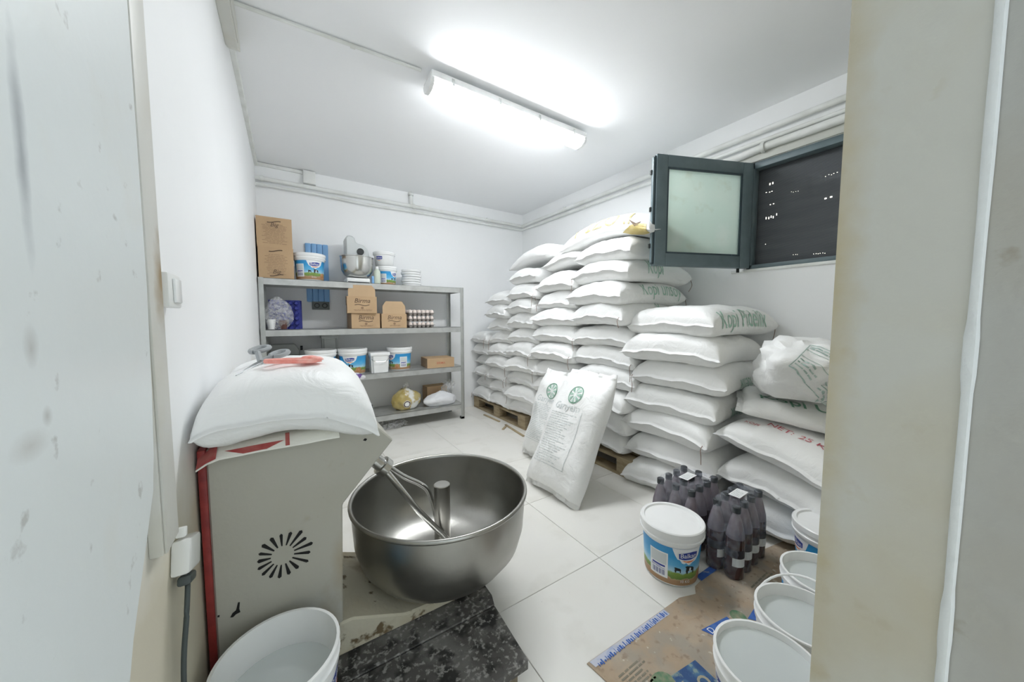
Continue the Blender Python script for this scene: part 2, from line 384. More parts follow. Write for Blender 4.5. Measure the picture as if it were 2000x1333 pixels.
link('power_cable', done(bm, True), M_cable, label='dark power cable hanging down from the tilted wall socket', cat='cable')
# trunking under the ceiling
bm = B(); box(bm, (XL, 2.40, ZC - .04), (XL + .025, YB, ZC), .002)
link('ceiling_trunking', done(bm), M_pipe, label='slim white trunking along the top of the left wall', cat='trunking')
cb = thing('junction_box', 'beige cable duct end under the ceiling at the left wall', 'box', (XL, 0, 0))
bm = B(); prism(bm, [(1.4, ZC), (2.44, ZC), (2.44, ZC - .05), (2.30, ZC - .12), (1.4, ZC - .12)], 0, 0, .05, .002); obj('duct_body', bm, M_trunk, cb)
bx('cover', (.05, 1.42, ZC - .105), (.054, 2.28, ZC - .012), M_trunk, cb, .001)
tb = thing('conduit_box', 'white square conduit box under the ceiling on the back wall', 'box', (.235, YB, 2.615))
bx('box_body', (-.055, -.06, -.055), (.055, 0, .07), M_white, tb, .003); bx('lid', (-.05, -.065, -.05), (.05, -.06, .065), M_white, tb, .002)
bm = B(); box(bm, (XL, YB - .025, 2.655), (.18, YB, 2.685), .002); link('back_wall_trunking', done(bm), M_pipe, label='short white trunking from the left corner to the conduit box', cat='trunking')
def pipe(name, pts, r, label, brk=(), bm=None, m=None):
    t = thing(name, label, 'pipe')
    b = B(); tube(b, pts, r, 12); obj('pipe_run', b, m or M_pipe, t, True)
    for p, d in brk:
        b = B(); lathe(b, [(r * 1.35, -.012), (r * 1.45, 0), (r * 1.35, .012)], 12); 
        q = Vector(d).to_track_quat('Z', 'Y').to_matrix().to_4x4(); b.transform(Matrix.Translation(p) @ q); obj('pipe_clip', b, M_pipe, t, True)
    return t
yb = YB - .03
pipe('heating_pipe', [(XL, yb, 2.535), (XR - .03, yb, 2.52)], .02, 'upper white painted pipe along the top of the back wall', [((-.16, yb, 2.535), (1, 0, 0)), ((1.30, yb, 2.529), (1, 0, 0)), ((2.3, yb, 2.523), (1, 0, 0))])
pipe('heating_pipe', smoothpath([(XL, yb, 2.475), (.3, yb, 2.474), (.8, yb, 2.458), (1.33, yb, 2.466), (2.1, yb, 2.466), (XR - .03, yb, 2.466)]), .014, 'lower thinner white painted pipe along the top of the back wall', [((-.16, yb, 2.475), (1, 0, 0)), ((1.32, yb, 2.466), (1, 0, 0))])
pipe('heating_pipe', [(1.27, yb, 2.54), (1.27, yb, 2.64), (1.27, yb + .02, ZC)], .022, 'short white pipe stub rising from the back wall pipes to the ceiling', [((1.27, yb, 2.66), (0, 0, 1))])
xp = XR - .03
pipe('heating_pipe', [(xp, yb, 2.52), (xp, .146, 2.535)], .02, 'upper white painted pipe along the top of the right wall', [((xp, 1.75, 2.527), (0, 1, 0)), ((xp, 3.2, 2.523), (0, 1, 0))])
pipe('heating_pipe', [(xp, yb, 2.466), (xp, 1.55, 2.462), (xp, .146, 2.455)], .014, 'thin white painted pipe under the upper pipe on the right wall', [((xp, 2.3, 2.463), (0, 1, 0))])
pipe('heating_pipe', smoothpath([(xp - .005, 1.62, 2.40), (xp - .005, 1.3, 2.40), (xp - .005, 1.1, 2.41), (xp - .005, .8, 2.41), (xp - .005, .146, 2.415)]), .026, 'fat white lagged pipe above the window', [((xp - .005, 1.12, 2.41), (0, 1, 0))])
pipe('heating_pipe', [(XL + .05, 2.14, ZC - .012), (.72, 2.09, ZC - .012)], .009, 'thin white conduit on the ceiling running to the fluorescent lamp', [((.35, 2.115, ZC - .012), (1, -.05, 0))])
wb_ = thing('wall_socket', 'dark grey double socket on the back wall under the blue panel', 'socket', (.297, YB, 1.333))
bx('socket_plate', (-.08, -.03, -.042), (.08, 0, .042), mat('socket_grey', (.16, .18, .175), .5), wb_, .004)
for sx_ in (-.036, .036):
    bm = B(); lathe(bm, [(.026, 0), (.026, .004), (.02, .004), (.018, 0)], 16); bm.transform(Matrix.Translation((sx_, -.03, 0)) @ Matrix.Rotation(R(90), 4, 'X')); obj('outlet', bm, M_dark, wb_, True)
bp_ = thing('blue_wall_panel', 'sky blue ribbed plastic panel hanging on the back wall behind the rack', 'panel', (.278, YB - .004, 1.37))
for k in range(4):
    bx('slat', (-.103 + k * .052, -.022 - .004 * (k % 2), 0), (-.103 + k * .052 + .05, -.002, .60), M_blueplastic, bp_, .006)
bx('backing', (-.105, -.004, .005), (.105, 0, .595), M_blueplastic, bp_)

# ---------------------------------------------------------------- window
wn = thing('window_1', 'dark slate framed window with an open frosted sash', None, kind='structure', loc=(XR, 0, 0))
t_ = .045
for n_, lo, hi in [('frame_rail', (.0, WY0, WZ0), (.07, WY1, WZ0 + .03)), ('frame_rail', (.0, WY0, WZ1 - t_), (.07, WY1, WZ1)), ('frame_stile', (.0, WY1 - .03, WZ0), (.07, WY1, WZ1)), ('frame_stile', (.0, WY0, WZ0), (.07, WY0 + t_, WZ1))]:
    bx(n_, lo, hi, M_slate, wn, .003)
bx('sill', (-.012, WY0 - .02, WZ0 - .02), (.0, WY1 + .1, WZ0), M_pipe, wn, .002)
# dark mesh blind with specks of light from the street behind it
def blind():
    m = bpy.data.materials.new('dark_mesh_blind'); t = nt(m); b = t.nodes['Principled BSDF']; b.inputs['Roughness'].default_value = .6
    tc = N(t, 'ShaderNodeTexCoord'); wv = N(t, 'ShaderNodeTexWave', Scale=38., Distortion=.6); wv.bands_direction = 'Z'; t.links.new(tc.outputs['Object'], wv.inputs['Vector'])
    n = N(t, 'ShaderNodeTexNoise', Scale=5., Detail=4); mp = N(t, 'ShaderNodeMapping'); mp.inputs['Scale'].default_value = (1, .5, 5); t.links.new(tc.outputs['Object'], mp.inputs[0]); t.links.new(mp.outputs[0], n.inputs['Vector'])
    mu = N(t, 'ShaderNodeMath', operation='MULTIPLY'); t.links.new(wv.outputs['Fac'], mu.inputs[0]); t.links.new(n.outputs['Fac'], mu.inputs[1])
    mx = N(t, 'ShaderNodeMix', data_type='RGBA'); mx.inputs[6].default_value = (.045, .05, .058, 1); mx.inputs[7].default_value = (.17, .185, .20, 1); t.links.new(mu.outputs[0], mx.inputs[0]); t.links.new(mx.outputs[2], b.inputs['Base Color'])
    return m
bl = bx('mesh_blind', (.085, WY0, WZ0), (.092, WY1, WZ1), blind(), wn)
r_ = random.Random(5)
spk = mat('street_light_speck', (1, .96, .85), emit=.9)
bm = B()
for (y, z, ww, hh, n_) in [(1.11, 2.17, .012, .02, 2), (1.13, 2.12, .012, .006, 3), (1.10, 2.03, .012, .008, 2), (1.125, 1.93, .009, .022, 4), (1.06, 1.945, .007, .022, 1), (.80, 2.13, .008, .004, 5), (.79, 1.98, .02, .012, 2), (.98, 2.08, .006, .003, 4), (.84, 1.63, .006, .006, 6), (1.12, 1.75, .007, .007, 1), (.95, 1.64, .005, .006, 3)]:
    for k in range(n_):
        yy = y - k * (ww + .006) + r_.uniform(-.002, .002); zz = z + r_.uniform(-.004, .004)
        box(bm, (.083, yy, zz), (.086, yy + ww * .55, zz + hh * .7))
obj('light_gap', bm, spk, bl)
bx('casing_strip', (-.016, .16, WZ1 + .002), (0, WY1 + .12, WZ1 + .062), mat('casing_grey', (.55, .56, .52), .5), wn, .002)
# the sash, hinged on the far stile and swung into the room
hx, hy = XR - .012, WY1 - .005; fx, fy = 2.165, 1.50
sl = math.hypot(fx - hx, fy - hy); sa = math.atan2(fy - hy, fx - hx)
sash = thing('sash', None, None, (hx - XR, hy, WZ0 + .006), (0, 0, sa)); sash.parent = wn
sh = .755; st = .085
def sash_bar(n_, lo, hi): return bx(n_, lo, hi, M_slate, sash, .004)
# local x runs from the hinge to the free edge; local y points away from the camera side
sash_bar('sash_stile', (0, -.028, 0), (st, .028, sh)); sash_bar('sash_stile', (sl - st, -.028, 0), (sl, .028, sh))
sash_bar('sash_rail', (st, -.028, 0), (sl - st, .028, st)); sash_bar('sash_rail', (st, -.028, sh - st * .95), (sl - st, .028, sh))
bx('rebate', (sl, -.012, .01), (sl + .012, .018, sh - .01), M_slate_d, sash, .002)
bx('rebate', (sl + .012, -.002, .02), (sl + .022, .02, sh - .02), M_slate, sash, .002)
for q in [(st, st, sl - st, st + .012), (st, sh - .081 - .012, sl - st, sh - .081), (st, st, st + .012, sh - .081), (sl - st - .012, st, sl - st, sh - .081)]:
    bx('glazing_bead', (q[0], .016, q[1]), (q[2], .024, q[3]), M_slate_d, sash)
frost = stained('frosted_glass', (.80, .88, .83), [((.84, .90, .85), 5., .45, .65, .7), ((.60, .60, .48), 9., .6, .75, .3)], rough=.28, bump=.05,
                blobs=(((.60, .0, .20), (.075, 1, .10), (.90, .93, .90), .6), ((.22, .0, .22), (.075, 1, .12), (.90, .93, .90), .6)))
_t = frost.node_tree; _tr = N(_t, 'ShaderNodeBsdfTranslucent'); _mx = N(_t, 'ShaderNodeMixShader'); _mx.inputs[0].default_value = .75
_pb = _t.nodes['Principled BSDF']; _t.links.new(_pb.inputs['Base Color'].links[0].from_socket, _tr.inputs[0])
_t.links.new(_pb.outputs[0], _mx.inputs[1]); _t.links.new(_tr.outputs[0], _mx.inputs[2]); _t.links.new(_mx.outputs[0], _t.nodes['Material Output'].inputs[0])
bx('frosted_pane', (st - .005, -.004, st - .005), (sl - st + .005, .004, sh - .076), frost, sash)
for zz in (.12, .37, .62): bx('latch_pin', (sl + .018, -.008, zz), (sl + .03, .008, zz + .03), M_dark, sash)
bx('hinge', (-.012, -.034, .05), (.012, -.02, .13), M_dark, sash); bx('hinge', (-.012, -.034, .6), (.012, -.02, .68), M_dark, sash)
bx('stay_hook', (.06, -.012, -.03), (.075, .0, 0), M_dark, sash)

# ---------------------------------------------------------------- fluorescent lamp
lp = thing('fluorescent_lamp', 'lit twin tube fluorescent batten with clear cover on the ceiling', 'lamp', (1.395, 2.09, ZC - .058), (R(-6), 0, 0))
bx('housing', (-.635, -.074, -.016), (.635, .074, .026), M_whitegloss, lp, .006)
bx('bracket', (-.4, -.02, .025), (-.36, .02, .054), M_galv, lp); bx('bracket', (.36, -.02, .025), (.4, .02, .054), M_galv, lp)
M_lamp = mat('lamp_glow', (.95, .975, 1), .4, emit=LAMP)
bm = B(); prof = [(-.066, 0), (-.063, -.025), (-.05, -.046), (-.025, -.058), (.025, -.058), (.05, -.046), (.063, -.025), (.066, 0)]
prism(bm, prof, 0, -.615, .615); obj('diffuser', bm, M_lamp, lp)
for sx_ in (-1, 1):
    bm = B(); prism(bm, [(p[0] * 1.06, p[1] * 1.06 if p[1] else .004) for p in prof], 0, sx_ * .615, sx_ * .64, .002); obj('end_cap', bm, M_whitegloss, lp)
for k in range(4):
    for sy in (-1, 1): bx('clip', (-.5 + k * .333 - .008, sy * .07 - .006, -.03), (-.5 + k * .333 + .008, sy * .07 + .006, .012), M_galv, lp)
bm = B(); tube(bm, smoothpath([(-.6, .082, -.02), (-.4, .10, -.035), (-.15, .095, -.03), (0, .078, -.01)]), .004, 6); obj('loose_trim', bm, M_whitegloss, lp, True)

# ---------------------------------------------------------------- sacks
class Sack:
    """filled woven sack: local x = length (sewn hems at both ends), y = width, z = up; z=0 is the underside in the middle"""
    def __init__(s, L, W, T, seed, arch=.03, droop=0., seam=.42, hem=.022, nu=34, nv=26, pu=5, pv=3.2, noise_amp=.012, taper=0., lean=0., wr=.006, crush=0., corner=0.):
        s.__dict__.update(locals()); del s.__dict__['s']
        s.off = Vector((seed * 7.31, seed * 3.17, seed * 1.93))
        tab = []; prev = None; acc = 0; n = 160     # arc length across the width, from the top centre down to the underside
        for i in range(n + 1):
            a = i / n * math.pi * .96; v = -min(1, math.sin(min(a, math.pi / 2)) if a < math.pi / 2 else math.sin(math.pi - a)); side = 1 if a <= math.pi / 2 else -1
            g = (1 - abs(v) ** pv) ** .4 if abs(v) < 1 else 0
            p = Vector((v * W / 2, side * T * ((1 - seam) if side > 0 else seam) * g, 0))
            if prev is not None: acc += (p - prev).length
            tab.append((acc, v, side)); prev = p
        s.tab = tab
    def pt(s, u, v, side):
        L, W, T = s.L, s.W, s.T; au = min(1, abs(u)); av = min(1, abs(v))
        tp = 1 - s.taper * max(0, u) ** 2
        g = (max(0, 1 - au ** s.pu)) ** .38 * (max(0, 1 - av ** s.pv)) ** .4
        x = L / 2 * u * (1 - .03 * (1 - av * av) * au ** 2); y = W / 2 * v * (1 - .05 * (1 - au * au)) * tp
        zz = side * T * ((1 - s.seam) if side > 0 else s.seam) * g * (1 - s.crush * max(0, u) ** 3)
        q = Vector((x * 4, y * 4, side * 1.3)) + s.off
        nz = noise.noise(q) + .5 * noise.noise(q * 2.3)
        edge = au ** 6
        zz += s.noise_amp * nz * (g if side > 0 else g * .4)
        zz += s.wr * math.sin(y * 55 + s.seed) * edge * (.4 + .6 * noise.noise(q * 1.7)) + (.006 * math.sin(y * 23 + s.seed * 2) if abs(u) > .985 else 0)
        y += .008 * noise.noise(q * 1.3) * (1 if abs(u) < 1 else 1); x += .012 * noise.noise(Vector((y * 5, 0, 9)) + s.off) * au ** 3
        rg = noise.noise(Vector((x * 9, y * 16, side * 2.7)) + s.off); rg2 = noise.noise(Vector((x * 22, y * 26, side)) + s.off)
        zz += (.007 * (.35 - abs(rg)) + .003 * rg2) * g * (1 if side > 0 else .5)
        zz -= s.corner * max(0, -u) ** 2 * max(0, -v)
        zz += s.arch * (.5 - v * v) + s.droop * (.3 - u * u) + T * s.seam
        return Vector((x, y, zz))
    def mesh(s):
        us = [-1 - 2 * s.hem / s.L, -1] + [-math.cos(math.pi * (i + .35) / (s.nu + .7 - .0)) for i in range(s.nu)] + [1, 1 + 2 * s.hem / s.L]
        vs = [-math.cos(math.pi * j / s.nv) for j in range(s.nv + 1)]
        bm = B(); top = {}; bot = {}
        for i, u in enumerate(us):
            for j, v in enumerate(vs):
                a = bm.verts.new(s.pt(u, v, 1)); top[i, j] = a
                if 0 < j < len(vs) - 1 and 1 < i < len(us) - 2: bot[i, j] = bm.verts.new(s.pt(u, v, -1))
                elif 0 < j < len(vs) - 1 and i in (0, 1, len(us) - 2, len(us) - 1): p = s.pt(u, v, -1); p.z -= .003; bot[i, j] = bm.verts.new(p)
                else: bot[i, j] = a
        for i in range(len(us) - 1):
            for j in range(len(vs) - 1):
                for d in (top, bot):
                    f = [d[i, j], d[i + 1, j], d[i + 1, j + 1], d[i, j + 1]]
                    try: bm.faces.new(f if d is top else f[::-1])
                    except ValueError: pass
        for i in (0, len(us) - 1):
            for j in range(len(vs) - 1):
                f = [top[i, j], top[i, j + 1], bot[i, j + 1], bot[i, j]]; f2 = []
                for v in f:
                    if v not in f2: f2.append(v)
                if len(f2) > 2:
                    try: bm.faces.new(f2)
                    except ValueError: pass
        return done(bm, True)
    def surf(s, sx, t, lift=.0025):
        """sx metres along the length, t metres of cloth from the top centre line towards -y"""
        sg = 1 if t >= 0 else -1; t = abs(t); u = sx / (s.L / 2)
        for k in range(len(s.tab) - 1):
            if s.tab[k + 1][0] >= t: break
        a, b = s.tab[k], s.tab[k + 1]; f = min(1, (t - a[0]) / max(1e-6, b[0] - a[0])); v = (a[1] + (b[1] - a[1]) * f) * sg; side = a[2]
        p = s.pt(u, v, side); e = .01
        du = s.pt(min(.97, u + e), v, side) - s.pt(max(-.97, u - e), v, side); v2 = max(-.985, min(.985, v))
        dv = s.pt(u, min(.999, v2 + e), side) - s.pt(u, max(-.999, v2 - e), side)
        n = du.cross(dv); n = n.normalized() * (1 if side > 0 else -1) if n.length > 1e-9 else Vector((0, -sg, 0))
        if abs(v) > .97: n = (n * .3 + Vector((0, -sg, 0))).normalized()
        return p + n * lift

ORD = ['first', 'second', 'third', 'fourth', 'fifth', 'sixth', 'seventh', 'eighth', 'ninth', 'tenth', 'eleventh', 'twelfth']
def put_sack(sk_, loc, rot, label, group=None, m=None, name='flour_sack'):
    me = sk_.mesh()
    return link(name, me, m or M_sack, None, loc, rot, label, 'sack', group)
def thread(o, sk_, u, v, ln=.07, seed=0):
    p = sk_.pt(u, v, 1); r = random.Random(seed)
    bm = B(); tube(bm, smoothpath([p + Vector((.0, 0, .012)), p + Vector((-.012 * (1 if u < 0 else -1), .004, -.01)), p + Vector((-.016 * (1 if u < 0 else -1), r.uniform(-.01, .01), -ln * .5)), p + Vector((-.012 * (1 if u < 0 else -1), r.uniform(-.02, .02), -ln))], 4), .0022, 5); obj('stitch_thread', bm, M_thread, o, True)
def text_w(q):
    b = text_bm(q, 1, 'LEFT'); w_ = max(v.co.x for v in b.verts); b.free(); return w_
def word_offsets(q):
    tot = text_w(q); out = []; pre = ''
    for wd in q.split(' '):
        st = text_w(pre + wd) - text_w(wd); out.append((wd, st + text_w(wd) / 2 - tot / 2)); pre += wd + ' '
    return out
def side_text(o, sk_, s, size, sx, t, m=M_palegreen, stretch=1.25, flip=False, shear=.0, bold=0.):
    k = -1 if flip else 1
    for wd, ox in word_offsets(s):
        decal('printed_text', text_bm(wd, size, shear=shear, bold=bold), lambda x, y: sk_.surf(sx + k * (x + ox * size) * .8, t - k * y * stretch), m, o, .012)

columns = [  # name, label words, Y centre, width, layers, base z, pitch, X front
    ('A', 'stack in the back wall corner', 3.915, .40, 6, .144, .145, 2.10),
    ('B', 'second stack from the back wall', 3.47, .47, 9, .144, .150, 2.07),
    ('C', 'third stack from the back wall', 2.965, .52, 10, .144, .157, 2.05),
    ('D', 'fourth stack from the back wall', 2.43, .54, 9, .144, .163, 2.05),
    ('E', 'stack beside the window sash', 1.885, .56, 10, .144, .166, 2.05),
    ('F', 'stack right behind the bottle packs', 1.315, .60, 7, .0, .180, 2.08)]
sacks = {}
seed = 0
for (cn, words, yc, W, n, z0, pitch, xf) in columns:
    for i in range(n):
        seed += 1; r = random.Random(seed * 13)
        L = .77 + r.uniform(-.02, .02); top = i == n - 1
        arch = {'A': .015, 'F': .022}.get(cn, .028) * r.uniform(.7, 1.3)
        s = Sack(L, W * r.uniform(1.04, 1.1), pitch * 1.08, seed, arch=arch, droop=.02, pv=6, pu=9, noise_amp=.022, seam=r.uniform(.34, .5), hem=r.uniform(.015, .035), wr=r.uniform(.005, .012))
        x = xf + L / 2 + r.uniform(-.05, .03); y = yc + r.uniform(-.022, .022); z = z0 + i * pitch
        rot = (R(r.uniform(-1.5, 1.5)), R(r.uniform(-1, 1)), R(r.uniform(-5, 5)))
        lab = 'plain white sack, %s up from the pallet in the %s' % (ORD[i], words)
        if cn == 'F': lab = 'white sack, %s up from the floor in the %s' % (ORD[i], words)
        if cn == 'E' and i == n - 1: lab = 'plain white sack lying under the gold lettered sack beside the window sash'
        if cn == 'F' and top: lab = 'white sack with green serif lettering topping the stack behind the bottle packs'
        o = put_sack(s, (x, y, z), rot, lab, 'white flour sacks piled along the right wall', M_sack if r.random() > .12 else M_sack)
        sacks[cn, i] = (o, s)
        if r.random() < .45: thread(o, s, -1.03, r.choice((-.93, .93)), r.uniform(.05, .12), seed)
# printed lettering
for (cn, i, s, size, sx, t, kw) in [('F', 6, 'Kopi Pidelik', .14, -.03, .345, {}), ('F', 4, 'Pidelik', .11, -.02, .40, dict(flip=True)), ('F', 3, 'Pidelik', .11, -.04, .40, dict(flip=True)), ('F', 5, 'NET 50 KG', .05, .02, .20, {}),
                                    ('E', 7, 'Kopi unsoy', .12, .10, .31, {}), ('E', 6, 'Kopi', .12, .12, .30, {}), ('E', 8, 'Kopi', .12, -.05, .32, {})]:
    o, sk_ = sacks[cn, i]; side_text(o, sk_, s, size, sx, t, **kw)
for cn, i in (('E', 7), ('E', 8), ('F', 6), ('F', 4), ('F', 5)):
    o, sk_ = sacks[cn, i]; thread(o, sk_, 1.04, -.93, .10, i)
# the loose ones on top of the piles
s = Sack(.80, .50, .17, 101, arch=.03, droop=.055, pv=2.6, seam=.4, noise_amp=.02)
put_sack(s, (2.36, 2.93, 1.765), (0, R(3), R(82)), 'bulging white sack lying crosswise on top of the third stack from the back wall', 'white flour sacks piled along the right wall')
s = Sack(.70, .46, .15, 102, arch=.03, droop=.02, pv=2.7, seam=.45)
put_sack(s, (2.44, 2.43, 1.655), (R(-7), R(2), R(6)), 'tilted white sack topping the fourth stack from the back wall', 'white flour sacks piled along the right wall')
s = Sack(.92, .50, .185, 103, arch=.02, droop=.09, pv=2.5, seam=.4, noise_amp=.012)
go = put_sack(s, (2.34, 1.93, 1.808), (0, 0, R(-90)), 'white sack with faded gold capital lettering lying on top of the tallest stack', 'white flour sacks piled along the right wall')
# its text runs along the long side that faces the room
for wd, ox in word_offsets('Y İZO .I'):
    decal('printed_text', text_bm(wd, .17), lambda x, y: s.surf(-.02 + (x + ox * .17) * 1.05, .235 - y * 1.0), M_gold, go, .012)
decal('gold_patch', poly_bm([[(.20, .43), (.30, .36), (.43, .33), (.44, .44), (.36, .47), (.26, .46)]]), lambda x, y: s.surf(x, y - .07), mat('gold_print', (.50, .40, .14), .5, col2=(.6, .5, .25), nscale=25), go, .012)
decal('dark_print', poly_bm([[(.27, .30), (.34, .32), (.38, .30), (.36, .335), (.33, .35), (.31, .33)]]), lambda x, y: s.surf(x, y - .045), M_ink, go, .012)

# two filled sacks leaning on the pile
def leaning(loc, th, label, seed, ztilt, L=.86):
    s = Sack(L, .50, .19, seed, arch=.02, droop=-.0, pv=3., seam=.5, hem=.03, taper=.12, noise_amp=.03, crush=.75, wr=.03)
    o = put_sack(s, loc, (0, R(-th), R(ztilt)), label, m=M_sack_cream if False else M_sack, name='grain_sack')
    f = lambda x, y: s.surf(y, -x)       # print: x across the width (towards +y = world left), y up the length
    f = lambda x, y: s.surf(y, x)
    bm = poly_bm([[(.062 * .93 * math.cos(a + d) , .062 * .93 * math.sin(a + d)) if k else (.012 * math.cos(a), .012 * math.sin(a)) for k, d in ((0, 0), (1, -.24), (1, 0), (1, .24))] for a in [i * math.pi / 4 for i in range(8)]])
    decal('lemon_slice_print', bm, lambda x, y: f(x + .01, y + .235 * L / .86), M_palegreen, o, .015)
    ring = [[(.07 * math.cos(a), .07 * math.sin(a)), (.07 * math.cos(a + .2), .07 * math.sin(a + .2)), (.062 * math.cos(a + .2), .062 * math.sin(a + .2)), (.062 * math.cos(a), .062 * math.sin(a))] for a in [i * .2 for i in range(32)]]
    decal('lemon_slice_rim', poly_bm(ring), lambda x, y: f(x + .01, y + .235 * L / .86), M_green, o, .02)
    decal('printed_text', text_bm('Garıyem', .075, bold=.004), lambda x, y: f(x - .03, y + .135 * L / .86), M_greyink, o, .015)
    decal('small_print', poly_bm(text_lines(-.17, .10, -.27 * L / .86, .09 * L / .86, 22, .0045, seed)), lambda x, y: f(x, y), M_greyink, o, .02)
    decal('print_border', poly_bm([rect(.125, -.28 * L / .86, .129, .12 * L / .86), rect(-.18, -.284 * L / .86, .129, -.28 * L / .86)]), lambda x, y: f(x, y), M_greyink, o, .02)
    return o
leaning((1.745, 1.765, .36), 61, 'full white sack with green lemon slice print leaning foremost against the pile', 201, 4)
leaning((1.93, 2.185, .352), 71, 'full white sack with green lemon slice print leaning half hidden behind another', 202, 2, .72)

# the untidy heap beside the doorway wall
s = Sack(.76, .60, .20, 301, arch=.03, droop=.03, pv=3.6, wr=.012)
put_sack(s, (2.48, .72, 0), (0, 0, R(6)), 'ribbed white sack at the bottom of the heap beside the bottle packs', m=M_sack)
s = Sack(.78, .58, .19, 302, arch=.035, droop=.03, pv=3.6, wr=.014, noise_amp=.02)
put_sack(s, (2.50, .70, .195), (R(6), 0, R(-4)), 'crumpled white sack second up in the heap beside the bottle packs', m=M_sack)
s = Sack(.76, .62, .18, 303, arch=.02, droop=.02, pv=3.6, seam=.45, noise_amp=.01)
o = put_sack(s, (2.47, .70, .385), (R(13), R(2), R(-3)), 'white sack with red net weight lettering in the heap beside the bottle packs')
decal('printed_text', text_bm('NET:', .062, bold=.003), lambda x, y: s.surf(-.22 + y, -.07 + x), M_red, o, .012)
decal('printed_text', text_bm('25', .062, bold=.003), lambda x, y: s.surf(-.22 + y, .05 + x), M_red, o, .012)
decal('printed_text', text_bm('KG', .062, bold=.003), lambda x, y: s.surf(-.22 + y, .14 + x), M_red, o, .012)
decal('printed_text', text_bm('KOPI', .035), lambda x, y: s.surf(-.27 + y, -.19 + x), M_red, o, .012)
s4 = Sack(.62, .42, .10, 304, arch=.01, droop=.01, pv=2.6, noise_amp=.03, wr=.02, hem=.03, crush=.4)
o = put_sack(s4, (2.49, .72, .61), (R(9), R(11), R(-62)), 'half empty creased sack with big green lettering on the heap')
decal('printed_text', text_bm('Kopi Unu', .15, bold=.006), lambda x, y: s4.surf(x * .8, .05 - y * .9), M_green, o, .012)
s5 = Sack(.55, .40, .09, 305, arch=.01, pv=2.6, noise_amp=.03, wr=.02, hem=.03, crush=.5)
o = put_sack(s5, (2.60, .50, .58), (R(10), R(8), R(-66)), 'folded empty white sack with green print beside the doorway wall')
decal('printed_text', text_bm('Kopi', .14, bold=.006), lambda x, y: s5.surf(x * .8, .03 - y * .9), M_green, o, .012)
# big crumpled half open sack on top
def lump(name, rad, seed, amp, freq, flat=-1., sub=4, m=None, parent=None, ridged=.5, squash=None, **kw):
    bm = B(); bmesh.ops.create_icosphere(bm, subdivisions=sub, radius=1)
    off = Vector((seed * 5.1, seed * 2.7, seed * 9.3))
    for v in bm.verts:
        d = v.co.normalized(); q = d * freq + off
        k = 1 + amp * noise.noise(q) + amp * ridged * (abs(noise.noise(q * 2.1)) - .3) + amp * .35 * noise.noise(q * 4.7)
        v.co = Vector((d.x * rad[0] * k, d.y * rad[1] * k, max(flat * rad[2], d.z * rad[2] * k)))
        if squash: v.co = squash(v.co)
    return obj(name, bm, m, parent, True, 60, **kw)
o = lump('crumpled_sack', (.27, .225, .19), 4, .22, 1.5, -.85, 4, M_sack, None, .9, loc=(2.42, .70, .90), rot=(0, R(8), R(10)), label='big crumpled white sack with green printed panel on top of the heap', cat='sack')
dm = o.data
def ray_on(o_, org, d):
    from mathutils.bvhtree import BVHTree
    if not hasattr(ray_on, 'c'): ray_on.c = {}
    if o_.data.name not in ray_on.c:
        ray_on.c[o_.data.name] = BVHTree.FromPolygons([v.co for v in o_.data.vertices], [tuple(p.vertices) for p in o_.data.polygons])
    h = ray_on.c[o_.data.name].ray_cast(org, d); return h
ca = Vector((-.88, -.38, .28)).normalized(); cxv = Vector((0, 0, 1)).cross(ca).normalized()
cyv = (ca.cross(cxv)).normalized()
def on_lump(x, y, tilt=R(-38)):
    x, y = x * math.cos(tilt) - y * math.sin(tilt), x * math.sin(tilt) + y * math.cos(tilt)
    org = ca * 1.0 + cxv * x + cyv * y; h = ray_on(o, org, -ca)
    return (h[0] + h[1] * .003) if h[0] else org - ca * .9
fr = [rect(-.15, .085, .15, .089), rect(-.15, -.115, .15, -.111), rect(-.15, -.115, -.146, .089), rect(-.15, .03, -.0, .033), rect(-.15, -.04, 0., -.037)]
dx, dy = .075, -.01
decal('print_border', poly_bm(fr), lambda x, y: on_lump(x + dx, y + dy), M_tealink, o, .012)
for q_ in (text_lines(0.01, .14, -.10, .08, 11, .006, 5), text_lines(-.14, -.02, -.10, -.05, 3, .006, 6), text_lines(-.14, -.02, .045, .08, 2, .008, 8)):
    decal('small_print', poly_bm(q_), lambda x, y: on_lump(x + dx, y + dy), M_tealink, o, .012)

# ---------------------------------------------------------------- pallets
def pallet(loc, label):
    p = thing('wooden_pallet', label, 'pallet', loc, group='pallets under the sacks')
    # length 1.2 along y, width .8 along x
    for x in (0, .35, .70): bx('bottom_board', (x, 0, 0), (x + .1, 1.2, .022), M_wood, p)
    for x in (0, .35, .70):
        for y in (0, .53, 1.06): bx('block', (x, y, .022), (x + .1, y + .14, .10), M_wood, p, .003)
    for y in (0, .53, 1.06): bx('stringer_board', (0, y, .10), (.8, y + .14, .122), M_wood, p)
    for x in (0, .172, .35, .528, .70): bx('deck_board', (x, 0, .122), (x + .1, 1.2, .144), M_wood, p)
pallet((2.08, 1.565, 0), 'worn wooden pallet under the stacks beside the window sash')
pallet((2.08, 2.92, 0), 'worn wooden pallet under the stacks at the back wall')

